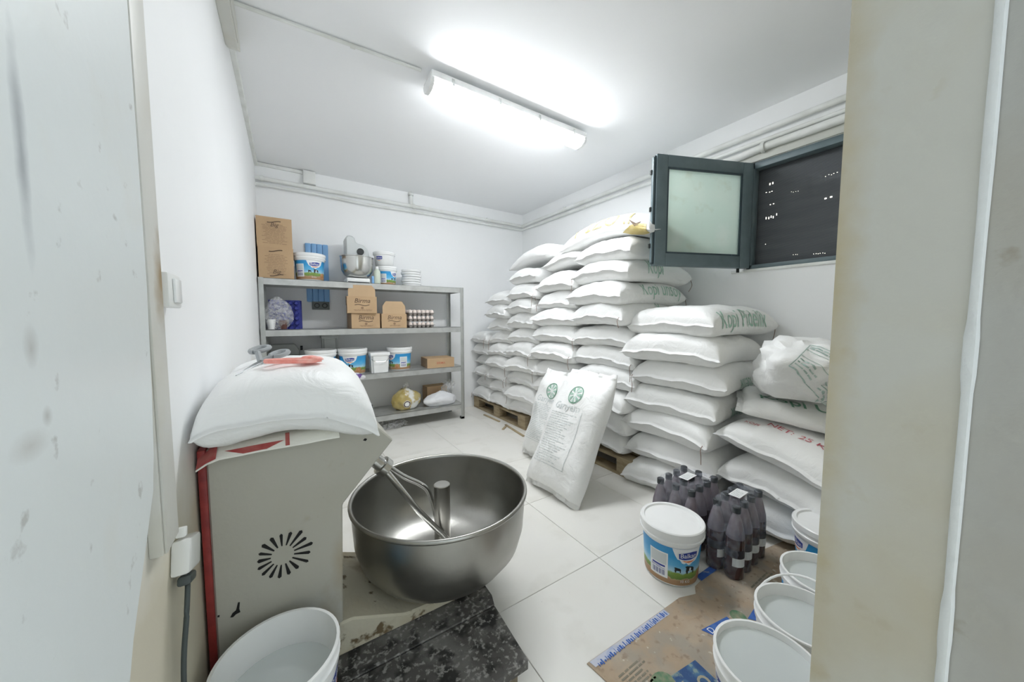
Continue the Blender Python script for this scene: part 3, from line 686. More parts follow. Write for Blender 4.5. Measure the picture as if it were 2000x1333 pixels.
# ---------------------------------------------------------------- yoghurt buckets
H = .245
def rad(z): return .114 + .015 * z / H
def on_b(a0, lift=.0012):
    def f(x, y):
        r = rad(y) + lift; a = a0 + x / .125
        return Vector((r * math.cos(a), r * math.sin(a), y))
    return f
def bucket_body(t, m=None, thick=.003):
    bm = B()
    lathe(bm, [(.0, .002), (.108, .002), (rad(0), .008), (rad(.19), .19), (rad(.19) + .006, .194), (rad(.205) + .007, .212), (rad(.215) + .002, .216), (rad(H), H - .008), (rad(H) + .005, H - .004), (rad(H) + .004, H), (rad(H) - thick, H), (rad(.05) - thick, .05), (rad(0.01) - thick, .008), (0, .008)], 48)
    bmesh.ops.remove_doubles(bm, verts=bm.verts, dist=1e-5)
    return obj('bucket_body', bm, m or M_whitegloss, t, True, 50)
def lid(t):
    bm = B(); r = rad(H)
    lathe(bm, [(r + .002, .206), (r + .010, .207), (r + .011, .216), (r + .007, .219), (r + .007, .232), (r + .011, .234), (r + .011, .256), (r + .007, .260), (r - .006, .260), (r - .010, .252), (0, .252)], 48)
    bmesh.ops.remove_doubles(bm, verts=bm.verts, dist=1e-5)
    return obj('lid', bm, M_whitegloss, t, True, 40)
def sleeve(t, plain=False):
    bm = B(); n = 48
    a = [[bm.verts.new(((rad(z) + .0006) * math.cos(2 * math.pi * i / n), (rad(z) + .0006) * math.sin(2 * math.pi * i / n), z)) for i in range(n)] for z in (.012, .06, .12, .188)]
    for p, q in zip(a, a[1:]):
        for i in range(n): bm.faces.new((p[i], p[(i + 1) % n], q[(i + 1) % n], q[i]))
    return obj('printed_sleeve', bm, M_sleeve, t, True)
def splash(seed, w=.072, top=.188, low=.118):
    r = random.Random(seed); pts = [(-w, top), (w, top)]
    for i in range(15):
        f = i / 14; x = w - 2 * w * f; k = math.sqrt(max(0, 1 - ((x / w) ** 2) * .98)); pts.append((x * .96, top - (top - low) * k + (r.uniform(-.006, .006) if 0 < i < 14 else 0)))
    return [pts]
def decorate(t, a_logo, a_panel, back_logo=True):
    sleeve(t)
    for al in ([a_logo, a_logo + math.pi] if back_logo else [a_logo]):
        decal('splash_print', poly_bm(splash(3)), on_b(al, .001), M_whiteink, t, .015)
        lg = decal('logo_plate', poly_bm([[(-.043, .142), (-.02, .137), (.01, .138), (.043, .146), (.045, .17), (.02, .174), (-.01, .171), (-.045, .166)]]), on_b(al, .0016), M_navy, t, .01)
        decal('logo_text', text_bm('Balkan', .03, bold=.002), lambda x, y, al=al: on_b(al, .0022)(x, .1555 + y), M_whiteink, t, .01)
        decal('logo_swoosh', poly_bm([[(-.03, .135), (-.01, .131), (.02, .132), (.035, .137), (.02, .127), (.0, .124), (-.018, .128)]]), on_b(al, .0018), M_orange, t, .01)
        r = random.Random(4)
        for cxx, s_ in ((.012, 1.), (-.045, .65)):
            decal('cow_print', poly_bm([[(cxx + s_ * x, .082 + s_ * y) for x, y in [(-.022, .0), (-.02, .016), (-.026, .022), (-.018, .026), (.012, .02), (.02, .014), (.019, -.012), (.014, -.012), (.012, .002), (-.01, .002), (-.012, -.012), (-.017, -.012)]]]), on_b(al, .0016), M_dark, t, .02)
        decal('cow_patch', poly_bm([[(.006, .086), (.014, .084), (.016, .098), (.008, .1)]]), on_b(al, .002), M_whiteink, t, .02)
        decal('weight_text', text_bm('10 KG', .018), lambda x, y, al=al: on_b(al, .0016)(x - .01, .032 + y), M_whiteink, t, .01)
        decal('bread_print', poly_bm([[(.085 + .03 * math.cos(k * .4), .05 + .026 * math.sin(k * .4)) for k in range(16)]]), on_b(al, .0014), mat('bread_ink', (.45, .2, .08), .5, col2=(.6, .34, .18), nscale=40), t, .015)
    f = on_b(a_panel, .0016)
    decal('white_panel', poly_bm([rect(-.042, .035, .042, .155)]), f, M_whiteink, t, .012)
    f2 = on_b(a_panel, .0022)
    decal('panel_table', poly_bm([rect(-.036, .098, .036, .15)]), f2, mat('pale_table_ink', (.66, .70, .71), .5), t, .012)
    decal('panel_text', poly_bm([rect(-.03, .085, .03, .093)] + text_lines(-.034, .034, .073, .083, 2, .002, 2)), f2, M_navy, t, .012)
    decal('barcode', poly_bm([rect(-.03 + i * .0048, .045, -.03 + i * .0048 + (.003 if i % 3 else .0015), .07) for i in range(13)]), f2, mat('barcode_ink', (.10, .12, .3), .5), t, .02)
def handle(t, ang, raised):
    """wire bail with plastic sleeve"""
    bm = B(); R_ = .15; pts = []
    for i in range(21):
        a = math.pi * i / 20; p = Vector((R_ * math.cos(a), 0, R_ * .95 * math.sin(a)))
        p.rotate(Matrix.Rotation(raised, 3, 'X')); p.rotate(Matrix.Rotation(ang, 3, 'Z')); pts.append(p + Vector((0, 0, .205)))
    tube(bm, pts, .004, 8); return obj('handle', bm, M_whitegloss, t, True)
def bucket(loc, label, rotz=0, lidded=True, a_logo=0, a_panel=-1.2, group=None, water=None, hang=None, cat='bucket', deco=True, scale=1):
    t = thing('plastic_bucket', label, cat, loc, (0, 0, rotz), group)
    t.scale = (scale,) * 3
    bucket_body(t)
    if deco: decorate(t, a_logo, a_panel)
    if lidded: lid(t)
    if water:
        bm = B(); lathe(bm, [(0, water), (rad(water) - .0035, water)], 40); bmesh.ops.remove_doubles(bm, verts=bm.verts, dist=1e-5)
        obj('water', bm, M_water, t, True)
    if hang is not None: handle(t, *hang)
    return t
camdir = lambda x, y: math.atan2(-y, -x)
x, y = 1.487, .888; a = camdir(x, y)
bucket((x, y, 0), 'lidded blue yoghurt bucket with navy logo standing in front of the bottle packs', 0, True, a + .62, a - .42)
bucket((1.085, .352, .004), 'open white bucket filled with water nearest to the doorway', 0, False, camdir(1.085, .352) - .9, 2.6, 'open buckets of water', water=.226)
bucket((1.358, .352, .004), 'open white water bucket with its handle raised between two others', 0, False, camdir(1.345, .352) - .9, 2.6, 'open buckets of water', water=.205, hang=(R(75), R(38)))
bucket((1.635, .372, .004), 'open white water bucket beside the lidded bucket along the doorway wall', 0, False, camdir(1.625, .372) - .6, 2.6, 'open buckets of water', water=.21)
bucket((2.03, .452, .004), 'lidded white and blue bucket at the foot of the sack heap', 0, True, 2.2, camdir(2.03, .45) + 2.2)
bucket((-.050, .975, .125), 'open white bucket of water on the planks in front of the dough mixer', 0, False, camdir(-.05, .96) - 1.9, 3.4, 'open buckets of water', water=.155, scale=1.02)

# ---------------------------------------------------------------- flattened carton on the floor
cc = thing('flattened_carton', 'dirty flattened brown cardboard carton with blue print on the floor', 'cardboard')
M_cartonf = stained('trodden_cardboard', (.43, .33, .235), [((.50, .42, .33), 5., .42, .62, .7), ((.33, .31, .27), 9., .48, .62, .6), ((.22, .15, .11), 34., .58, .68, .5), ((.62, .58, .5), 30., .66, .70, .8)], rough=.75, bump=.3, bscale=40)
poly = [(.825, .785), (.84, .68), (.9, .25), (2.3, .16), (2.26, .66), (1.95, .715), (1.56, .77), (1.48, .765), (1.44, .74), (1.36, .768), (1.285, .77)]
bm = B(); bm.faces.new([bm.verts.new((x, y, .0035)) for x, y in poly]); refine(bm, .08)
top = list(bm.verts)
bmesh.ops.extrude_face_region(bm, geom=list(bm.faces))
for v in top: v.co.z = .0005
obj('carton_sheet', bm, M_cartonf, cc)
flat = lambda dz=.0045: (lambda x, y: Vector((x, y, dz)))
M_bluef = stained('blue_carton_print', (.045, .12, .42), [((.12, .26, .55), 15., .5, .7, .7), ((.35, .35, .33), 30., .62, .72, .6)], rough=.7)
M_palelilac = stained('pale_carton_print', (.55, .57, .66), [((.38, .44, .62), 30., .5, .6, .8), ((.6, .58, .54), 18., .5, .7, .5)], rough=.7)
decal('blue_band', poly_bm([[(.835, .783), (.84, .758), (1.25, .742), (1.25, .769)]]), flat(), M_palelilac, cc, .2)
decal('band_lettering', poly_bm([rect(.855 + i * .0095 + .002 * math.sin(i * 5.1), .7505 - i * .0001 + .002 * math.sin(i * 2.3), .855 + i * .0095 + .003 + .003 * abs(math.sin(i * 1.7)), .764 + .005 * math.sin(i * 3.7)) for i in range(41)]), flat(.005), M_bluef, cc, .2)
decal('blue_band', poly_bm([[(1.545, .795), (1.535, .765), (1.72, .76), (1.73, .79)]]), flat(), M_bluef, cc, .2)
decal('blue_band', poly_bm([[(1.285, .635), (1.30, .60), (1.42, .56), (1.43, .61)], [(1.49, .56), (1.52, .52), (1.62, .52), (1.6, .57)]]), flat(), M_bluef, cc, .2)
decal('band_lettering', text_bm('D', .035), lambda x, y: Vector((1.315 + x, .612 + y, .0052)), M_whiteink, cc, .2)
decal('blue_panel', poly_bm([[(1.03, .60), (1.15, .585), (1.14, .48), (1.0, .48)]]), flat(), stained('blue_picture_print', (.04, .09, .22), [((.10, .22, .36), 20., .45, .6, .8), ((.30, .38, .32), 35., .58, .68, .8)], rough=.7), cc, .2)
decal('panel_lettering', text_bm('ho', .09, bold=.004), lambda x, y: Vector((1.08 + x, .535 + y, .0052)), mat('tan_ink', (.42, .38, .28), .7), cc, .2)
M_stamp = mat('green_stamp_ink', (.10, .22, .12), .7, col2=(.3, .3, .2), nscale=40)
decal('green_stamp', poly_bm([[(.985 + .045 * math.cos(k * .35), .60 + .036 * math.sin(k * .35)) for k in range(18)]]), flat(), M_stamp, cc, .2)
decal('green_stamp', poly_bm([[(1.47 + .03 * math.cos(k * .35), .585 + .03 * math.sin(k * .35)) for k in range(18)]]), flat(), M_stamp, cc, .2)
decal('grey_print', poly_bm([[(x + .2, y) for x, y in q] for q in text_lines(.68, .80, .62, .70, 6, .006, 9)] + text_lines(1.68, 1.86, .60, .63, 2, .007, 3)), flat(), mat('faint_print', (.24, .22, .17), .8), cc, .2)

# ---------------------------------------------------------------- shrink-wrapped bottles
def bottle_parts():
    bm = B(); lathe(bm, [(0, 0), (.034, .0), (.039, .006), (.039, .075), (.037, .085), (.039, .095), (.039, .165), (.0385, .19)], 16); b1 = done(bm, True, 40)
    bm = B(); lathe(bm, [(.0385, .19), (.036, .215), (.024, .27), (.0155, .295), (.0145, .312)], 16); b2 = done(bm, True)
    bm = B(); lathe(bm, [(.0395, .106), (.0396, .107), (.0396, .142), (.0395, .143)], 16); b3 = done(bm, True)
    bm = B(); lathe(bm, [(.018, .304), (.018, .33), (.015, .333), (0, .333)], 14); b4 = done(bm, True, 40)
    bm = B(); n = 5
    for i in range(n):
        a0, a1 = -.75 + 1.5 * i / n, -.75 + 1.5 * (i + 1) / n
        bm.faces.new([bm.verts.new((.0403 * math.cos(a), .0403 * math.sin(a), z)) for a, z in ((a0, .066), (a1, .066), (a1, .105), (a0, .105))])
    b5 = done(bm, True)
    return b1, b2, b3, b4, b5
BP = bottle_parts()
def bottle_pack(loc, nx, ny, rotz, label, seed):
    t = thing('bottle_pack', label, 'bottle pack', loc, (0, 0, rotz), 'shrink-wrapped bottle packs on the floor')
    sp = .083; r = random.Random(seed)
    for i in range(nx):
        for j in range(ny):
            b = link('bottle', BP[0], M_bottle, t, (i * sp, j * sp, 0), (0, 0, r.uniform(-.3, .3)))
            link('bottle_shoulder', BP[1], M_bottle_up, b); link('bottle_band', BP[2], M_band, b); link('bottle_cap', BP[3], M_cap, b)
            link('bottle_label', BP[4], M_white, b, rot=(0, 0, R(-115)))
    # film: rounded wall hugging the bottles, drawn in over the caps
    bm = B(); n = 72; x0, x1, y0, y1 = 0, (nx - 1) * sp, 0, (ny - 1) * sp; cx_, cy_ = (x0 + x1) / 2, (y0 + y1) / 2
    rings = []
    for k, (z, grow, sc) in enumerate([(.004, .041, 1), (.06, .042, 1), (.12, .0425, 1), (.19, .042, 1), (.225, .040, 1), (.262, .032, 1), (.30, .024, 1), (.335, .018, .98), (.345, .004, .9), (.338, 0., .6), (.336, 0, .3)]):
        rg = []
        for i in range(n):
            a = 2 * math.pi * i / n; d = Vector((math.cos(a), math.sin(a), 0))
            # support point of the row of bottles, scalloped between the bottles
            px = x1 if d.x > .05 else x0 if d.x < -.05 else cx_; py = y1 if d.y > .05 else y0 if d.y < -.05 else cy_
            ang = (i / n * 4) % 1
            hx_, hy_ = (x1 - x0) / 2 + grow, (y1 - y0) / 2 + grow
            q = 6; s_ = (abs(d.x / hx_) ** q + abs(d.y / hy_) ** q) ** (-1 / q)
            p = Vector((cx_, cy_, 0)) + d * s_
            sca = 0
            if abs(p.x - cx_) < hx_ * .93 and abs(d.y / hy_) > abs(d.x / hx_): sca = .006 * (1 - abs(math.cos(math.pi * (p.x - x0) / sp)))
            elif abs(d.x / hx_) >= abs(d.y / hy_): sca = .006 * (1 - abs(math.cos(math.pi * (p.y - y0) / sp)))
            p -= d * sca * (1.6 if .2 < z < .34 else 1)
            p = Vector((cx_, cy_, 0)) + (p - Vector((cx_, cy_, 0))) * sc
            zz = z + .008 * noise.noise(Vector((p.x * 14, p.y * 14, z * 9 + seed))) * (1 if z > .01 else 0) - (.012 if k >= 8 else 0)
            rg.append(bm.verts.new((p.x, p.y, zz)))
        rings.append(rg)
    for a, b in zip(rings, rings[1:]):
        for i in range(n): bm.faces.new((a[i], a[(i + 1) % n], b[(i + 1) % n], b[i]))
    obj('shrink_film', bm, M_film, t, True)
    lb = bx('paper_label', (cx_ - .05, cy_ - .025, .3385), (cx_ + .05, cy_ + .025, .3395), M_whiteink, t)
    bm = poly_bm(text_lines(cx_ - .042, cx_ + .042, cy_ - .018, cy_ + .02, 5, .003, seed)); decal('label_print', bm, lambda x, y: Vector((x, y, .34)), M_greyink, lb, .2)
bottle_pack((1.695, .702, .004), 4, 2, R(2), 'shrink-wrapped pack of dark red bottles standing on the cardboard edge', 1)
bottle_pack((1.675, .90, 0), 4, 3, R(3), 'shrink-wrapped pack of dark red bottles standing behind the other pack', 2)

# ---------------------------------------------------------------- plank platform and dough mixer
pf = thing('plank_platform', 'low platform of black floury planks under the dough mixer', 'platform', (0, 0, 0))
bm = B(); prism(bm, [(-.205, .815), (.597, .815), (.612, 1.052), (-.205, 1.058)], 2, .09, .122, .003); obj('plank', bm, M_plank, pf)
bm = B(); prism(bm, [(-.205, 1.060), (.612, 1.054), (.627, 1.10), (.64, 1.60), (-.205, 1.60)], 2, .092, .124, .003); obj('plank', bm, M_plank, pf)
for x, y in ((.50, .85), (.50, 1.45), (-.18, .85), (-.18, 1.45), (.18, .85), (.18, 1.45)): bx('leg', (x, y, 0), (x + .08, y + .08, .091), M_wood_dark, pf, .003)
mx_ = thing('dough_mixer', 'old cream dough mixer with steel bowl and fork arm at the left wall', 'dough mixer', (-.19, 1.15, 0))
D = .38
# side profile of the housing (x, z), extruded along y
prof = [(0, .235), (.302, .235), (.312, .62), (.47, .795), (.398, .872), (0, .86)]
bm = B(); prism(bm, prof, 1, 0, D, .004); hs = obj('housing', bm, M_mixer, mx_)
bx('back_panel', (-.016, -.006, .14), (0, D, .862), M_redpanel, mx_, .002)
bm = B(); prism(bm, [(-.01, .124), (.80, .124), (.80, .150), (.50, .165), (.33, .235), (-.01, .235)], 1, .0, D, .006); obj('base', bm, M_mixbase, mx_)
# ventilation slots
vc = Vector((.153, -.0012, .518))
for k in range(17):
    a = 2 * math.pi * k / 17 + .12; r = random.Random(k); l = .030 + .011 * r.random() + .005 * math.cos(a)
    d = Vector((math.cos(a), 0, math.sin(a))); n_ = Vector((-d.z, 0, d.x)); w0, w1 = .0016, .0038 + .0015 * r.random()
    p0 = vc + d * .028; p1 = vc + d * (.028 + l)
    bm = B(); bm.faces.new([bm.verts.new(p) for p in (p0 + n_ * w0, p0 - n_ * w0, p1 - n_ * w1, p1 + d * .004, p1 + n_ * w1)])
    ex = bmesh.ops.extrude_face_region(bm, geom=list(bm.faces))
    for v in ex['geom']:
        if isinstance(v, bmesh.types.BMVert): v.co.y += .0025
    obj('vent_slot', bm, M_black, hs)
decal('paint_chip', poly_bm([[(.03, .39), (.035, .40), (.043, .405), (.048, .425), (.052, .424), (.05, .405), (.052, .395), (.042, .393), (.036, .388)]]), lambda x, y: Vector((x, -.001, y)), M_black, hs, .05)
decal('paint_chip', poly_bm([[(.004, .404), (.008, .402), (.009, .408), (.005, .409)], [(.376, .812), (.384, .808), (.389, .814), (.382, .818)]]), lambda x, y: Vector((x, -.001, y)), M_black, hs, .05)
# bowl
bcx, bcy = .522 + .19, 1.341 - 1.15
def bowl_prof(off): return [(.0, .165 + off), (.16 - off, .167 + off), (.225 - off, .178 + off), (.285 - off, .21 + off * .8), (.325 - off, .262 + off * .4), (.344 - off, .33), (.350 - off, .42), (.351 - off, .470)]
bm = B(); po = bowl_prof(0); pi_ = bowl_prof(.006)
lathe(bm, po + [(.357, .468), (.361, .472), (.362, .479), (.357, .485), (.350, .484), (.346, .478)] + pi_[::-1], 72, (bcx, bcy)); bmesh.ops.remove_doubles(bm, verts=bm.verts, dist=1e-5)
bw = obj('bowl', bm, M_steel, mx_, True, 60)
bm = B(); lathe(bm, [(.036, .172), (.034, .20), (.034, .494), (.031, .497), (0, .497)], 28, (bcx, bcy)); bmesh.ops.remove_doubles(bm, verts=bm.verts, dist=1e-5); obj('centre_post', bm, M_steel_in, bw, True, 40)
bm = B(); lathe(bm, [(.11, .150), (.11, .168)], 32, (bcx, bcy), cap0=True, cap1=True); obj('bowl_bearing', bm, M_steel, mx_, True, 40)
# fork arm: collar leaving the slanted face, two bent prongs reaching into the bowl
yc = bcy
p0 = Vector((.40, yc, .715)); ax = Vector((.55, 0, -.60)).normalized()
ml = B(); q = ax.to_track_quat('Z', 'Y').to_matrix().to_4x4(); lathe(ml, [(.030, -.03), (.030, .06), (.026, .064), (.026, .10), (.036, .102), (.036, .13), (.03, .134), (0, .134)], 24); ml.transform(Matrix.Translation(p0) @ q); bmesh.ops.remove_doubles(ml, verts=ml.verts, dist=1e-5); fk = obj('fork_shaft', ml, M_chrome, mx_, True, 40)
e = p0 + ax * .12
bm = B(); tube(bm, [e + Vector((-.01, -.018, .01)), (.60, yc - .035, .43), (.690, yc - .045, .310), (.73, yc - .07, .255)], .0115, 10); obj('fork_prong', bm, M_chrome, fk, True)
bm = B(); tube(bm, smoothpath([e + Vector((0, .018, .01)), (.56, yc + .04, .555), (.635, yc + .055, .495), (.672, yc + .06, .45), (.70, yc + .065, .36), (.72, yc + .06, .26)], 5), .0115, 10); obj('fork_prong', bm, M_chrome, fk, True)
bx('switch_plate', (.405, D + .0, .66), (.455, D + .012, .76), M_whitegloss, mx_, .002)
bm = B(); lathe(bm, [(.018, 0), (.018, .016), (.012, .02), (0, .02)], 16); bm.transform(Matrix.Translation((.478, D - .02, .695)) @ Matrix.Rotation(R(70), 4, 'Y')); bmesh.ops.remove_doubles(bm, verts=bm.verts, dist=1e-5); obj('stop_button', bm, M_orange, mx_, True, 40)
bx('switch_bracket', (.438, D - .045, .655), (.482, D + .0, .735), M_whitegloss, mx_, .003)
# dark rag stuffed behind the mixer
lump('black_plastic_bag', (.006, .04, .10), 12, .3, 2., -1, 3, mat('black_film', (.02, .02, .022), .3, bump=.4), None, .8, loc=(XL + .0078, 1.19, .62), label='crumpled black plastic stuffed between the mixer and the wall', cat='bag')

# red and white empty sack, flat under the flour sack
fs = thing('folded_sack', 'folded red and white empty sack under the flour sack on the mixer', 'sack')
bm = B(); nx, ny = 14, 12; g = {}
def fsz(x, y): 
    dr = max(0, (-.17 - x)) * .6 + max(0, 1.148 - y) * .6
    return .866 + .006 * (x + .2) / .3 - dr + .002 * noise.noise(Vector((x * 20, y * 20, 1)))
for k, off in ((0, 0), (1, -.004)):
    for i in range(nx + 1):
        for j in range(ny + 1):
            x = -.204 + .32 * i / nx; y = 1.112 + .40 * j / ny; g[k, i, j] = bm.verts.new((x, y, max(fsz(x, y), .80) + off))
for k in (0, 1):
    for i in range(nx):
        for j in range(ny): bm.faces.new((g[k, i, j], g[k, i + 1, j], g[k, i + 1, j + 1], g[k, i, j + 1]))
for i in range(nx):
    for j in (0, ny): bm.faces.new((g[0, i, j], g[0, i + 1, j], g[1, i + 1, j], g[1, i, j]))
for j in range(ny):
    for i in (0, nx): bm.faces.new((g[0, i, j], g[0, i, j + 1], g[1, i, j + 1], g[1, i, j]))
obj('cloth', bm, M_sack_cream, fs, True, 60)
frn = lambda x, y: Vector((x, 1.0975, max(fsz(x, 1.112), .80) - .004 + y))
M_redprint = mat('red_sack_print', (.42, .07, .07), .5, col2=(.5, .16, .14), nscale=30)
def fss(x, y): return Vector((x, y, max(fsz(x, y), .80) + .0012))
decal('red_print', poly_bm([[(-.204, 1.112), (-.165, 1.112), (-.165, 1.2), (-.204, 1.2)], [(-.15, 1.13), (-.11, 1.112), (-.06, 1.112), (-.02, 1.13), (-.06, 1.118), (-.11, 1.118)], [(-.018, 1.112), (-.008, 1.112), (-.008, 1.16), (-.018, 1.16)]]), fss, M_redprint, fs, .02)
s = Sack(.62, .415, .165, 401, arch=.030, droop=.02, pv=7, pu=8, seam=.42, hem=.02, corner=.05, noise_amp=.012, nu=34, nv=26)
so = put_sack(s, (.006, 1.372, .876), (0, R(0), R(90)), 'plump white flour sack lying on top of the dough mixer')
# scissors and red tool on the sack
def on_sack(X, Y): return so.location.z + s.pt((Y - 1.372) / .31, -(X - .006) / .2075, 1).z
sc = thing('scissors', 'grey handled scissors lying on the flour sack on the mixer', 'scissors', (-.075, 1.30, on_sack(-.075, 1.30) + .004), (R(2), R(9), R(-112)))
M_sciss = mat('scissor_steel', (.42, .44, .45), .3, .8); M_grip = mat('scissor_grip', (.33, .35, .36), .4)
bm = B(); prism(bm, [(0, -.012), (.02, -.012), (.13, -.002), (.02, .006), (0, .008)], 2, 0, .003, .0005); obj('blade', bm, M_sciss, sc)
bm = B(); prism(bm, [(0, .012), (.02, .012), (.13, .004), (.02, -.004), (0, -.006)], 2, .003, .006, .0005); obj('blade', bm, M_sciss, sc)
for sg, z_ in ((1, .010), (-1, .028)):
    bm = B(); pts = [(-.065 + .038 * math.cos(a), sg * .027 + .021 * math.sin(a), z_) for a in [i * math.pi / 10 for i in range(20)]]
    pts.append(pts[0]); tube(bm, pts, .0075, 8); tube(bm, [(0, 0, .004), (-.02, sg * .012, z_ * .8), (-.035, sg * .02, z_)], .008, 8); obj('handle', bm, M_grip, sc, True)
bm = B(); lathe(bm, [(.006, 0), (.006, .008), (0, .008)], 12); obj('pivot_screw', bm, M_chrome, sc)
rt = thing('box_cutter', 'translucent red handled tool lying on the flour sack on the mixer', 'tool', (.015, 1.22, on_sack(.015, 1.22) + .004), (R(-4), R(4), R(5)))
M_redpl = mat('red_plastic', (.86, .27, .22), .35, col2=(.9, .48, .42), nscale=40)
bm = B(); pts = [(-.075 + 0, 0, 0)]
pts = smoothpath([(-.075, .0, .007), (-.05, -.022, .007), (.0, -.026, .007), (.045, -.02, .008), (.06, .0, .012), (.045, .02, .012), (0, .022, .01), (-.05, .018, .008), (-.075, 0, .007)], 4); tube(bm, pts, .007, 8); obj('handle', bm, M_redpl, rt, True)
lump('grip', (.034, .026, .012), 3, .2, 2, -.7, 3, M_redpl, rt, loc=(.04, 0, .012))

# ---------------------------------------------------------------- storage rack
SZ = [1.553, 1.097, .633, .178]
rk = thing('storage_rack', 'grey galvanised four shelf storage rack along the back wall', 'shelf', (-.206, 3.684, 0))
RW, RD = 1.938, .42
for x in (0, RW):
    for y in (0, RD):
        bm = B(); sx_ = 1 if x == 0 else -1; sy = 1 if y == 0 else -1
        lo = lambda a, b: (min(a, b), max(a, b))
        x0, x1 = lo(x, x + sx_ * .04); y0, y1 = lo(y, y + sy * .003); box(bm, (x0, y0, 0), (x1, y1, 1.556))
        x0, x1 = lo(x, x + sx_ * .003); y0, y1 = lo(y, y + sy * .04); box(bm, (x0, y0, 0), (x1, y1, 1.556)); obj('post', bm, M_galv, rk)
        bx('foot', (min(x, x + sx_ * .042), min(y, y + sy * .042), 0), (max(x, x + sx_ * .042), max(y, y + sy * .042), .025), M_dark, rk)
for z in SZ:
    bm = B(); box(bm, (.004, .004, z - .003), (RW - .004, RD - .004, z))
    box(bm, (.004, .004, z - .058), (RW - .004, .007, z)); box(bm, (.004, RD - .007, z - .05), (RW - .004, RD - .004, z)); box(bm, (.004, .004, z - .05), (.007, RD - .004, z)); box(bm, (RW - .007, .004, z - .05), (RW - .004, RD - .004, z))
    sh_ = obj('shelf', bm, M_galv_top, rk)
    bx('stiffener', (.03, RD / 2 - .03, z - .03), (RW - .03, RD / 2 + .03, z - .003), M_galv, sh_)
def carton(loc, size, rotz, label, flap=0., logo=None, lines=0, mside=None, open_top=False, seed=0, name='cardboard_box', group=None, red=False):
    w_, d_, h_ = size; t = thing(name, label, 'box', loc, (0, 0, R(rotz)), group); e_ = .004
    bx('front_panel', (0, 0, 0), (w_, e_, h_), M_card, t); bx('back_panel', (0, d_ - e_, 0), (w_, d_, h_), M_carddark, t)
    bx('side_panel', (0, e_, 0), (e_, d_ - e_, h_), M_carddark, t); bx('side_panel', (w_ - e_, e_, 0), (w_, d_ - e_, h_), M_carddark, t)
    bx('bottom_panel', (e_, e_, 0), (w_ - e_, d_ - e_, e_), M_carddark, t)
    if not open_top:
        bx('top_flap', (0, 0, h_), (w_, d_ / 2 - .001, h_ + .003), M_card, t); bx('top_flap', (0, d_ / 2 + .001, h_), (w_, d_, h_ + .003), M_card, t)
    if flap:
        bm = B(); c = min(.05, flap * .4); prism(bm, [(.012, h_ - .002), (w_ - .012, h_ - .002), (w_ - .012, h_ + flap - c), (w_ - .012 - c * .7, h_ + flap), (.012 + c * .7, h_ + flap), (.012, h_ + flap - c)], 1, .004, .008); obj('raised_flap', bm, M_card_in, t)
        bx('side_flap', (-.004, .02, h_ - .08), (0, d_ - .02, h_ + .005), M_carddark, t)
    fr_ = lambda x, y: Vector((x, -.0012, y))
    if logo:
        decal('logo_text', text_bm(logo, .062, shear=.25, bold=.004), lambda x, y: fr_(w_ / 2 + x, h_ * .73 + y), M_ink, t, .05)
        pts = [(w_ * .25 + i * w_ * .045, h_ * .46 + .006 * math.sin(i * .62)) for i in range(12)]
        decal('logo_wave', poly_bm([[p, q, (q[0], q[1] + .007), (p[0], p[1] + .007)] for p, q in zip(pts, pts[1:])]), fr_, M_ink, t, .05)
        decal('small_print', poly_bm([[(w_ * .5 + .014 * math.cos(k * 1.05), h_ * .31 + .014 * math.sin(k * 1.05)) for k in range(6)]] + text_lines(w_ * .2, w_ * .85, h_ * .12, h_ * .22, 2, .004, seed, True)), fr_, mat('faded_ink', (.32, .21, .13), .8), t, .05)
    if lines:
        decal('small_print', poly_bm(text_lines(w_ * .14, w_ * .86, h_ * .12, h_ * .80, lines, .004, seed, True)), fr_, mat('faded_ink', (.32, .21, .13), .8), t, .05)
    if red: decal('red_print', text_bm('BIRMA', .035, bold=.003), lambda x, y: fr_(w_ * .5 + x, h_ * .5 + y), mat('red_stamp', (.55, .16, .1), .7), t, .05)
    return t
g0 = 'brown cartons on the rack'
cA = carton((-.198, 3.735, SZ[0]), (.262, .30, .272), 0, 'lower of two stacked brown printed cartons on the rack top', lines=13, seed=2)
cB = carton((-.202, 3.745, SZ[0] + .275), (.262, .28, .262), 1, 'upper of two stacked brown printed cartons on the rack top', lines=15, seed=5)
for cc_, zz in ((cA, .03), (cA, .245), (cB, .225)):
    r = random.Random(int(zz * 1000))
    decal('ornament_print', poly_bm([[(.13 + x + .007 * math.cos(k), zz + .008 * math.sin(x * 40) + .005 * math.sin(k)) for k in range(6)] for x in [i * .009 - .045 for i in range(11)]]), lambda x, y: Vector((x, -.0014, y)), M_ink, cc_, .05)
decal('printed_text', text_bm('Big', .05, shear=.3), lambda x, y: Vector((.13 + x, -.0014, .20 + y)), M_ink, cB, .05)
decal('printed_text', text_bm('Big', .05, shear=.3), lambda x, y: Vector((.13 + x, -.0014, .06 + y)), M_ink, cA, .05)
carton((.527, 3.70, SZ[1]), (.268, .30, .150), 0, 'closed brown carton under the open flapped carton on the second shelf', logo='Birma', seed=3)
carton((.490, 3.69, SZ[1] + .154), (.272, .30, .166), -6, 'open brown carton with raised flap stacked on another carton', .112, 'Birma', open_top=True, seed=4)
carton((.812, 3.70, SZ[1]), (.258, .30, .150), 0, 'open brown carton with raised flap beside the egg trays', .13, 'Birma', open_top=True, seed=6)
carton((1.30, 3.73, SZ[2]), (.32, .26, .105), -3, 'flat brown carton with red lettering on the third shelf', lines=0, red=True, seed=7)
carton((1.36, 3.92, SZ[3]), (.26, .14, .20), 4, 'plain brown carton behind the white knotted bag on the bottom shelf', seed=8)
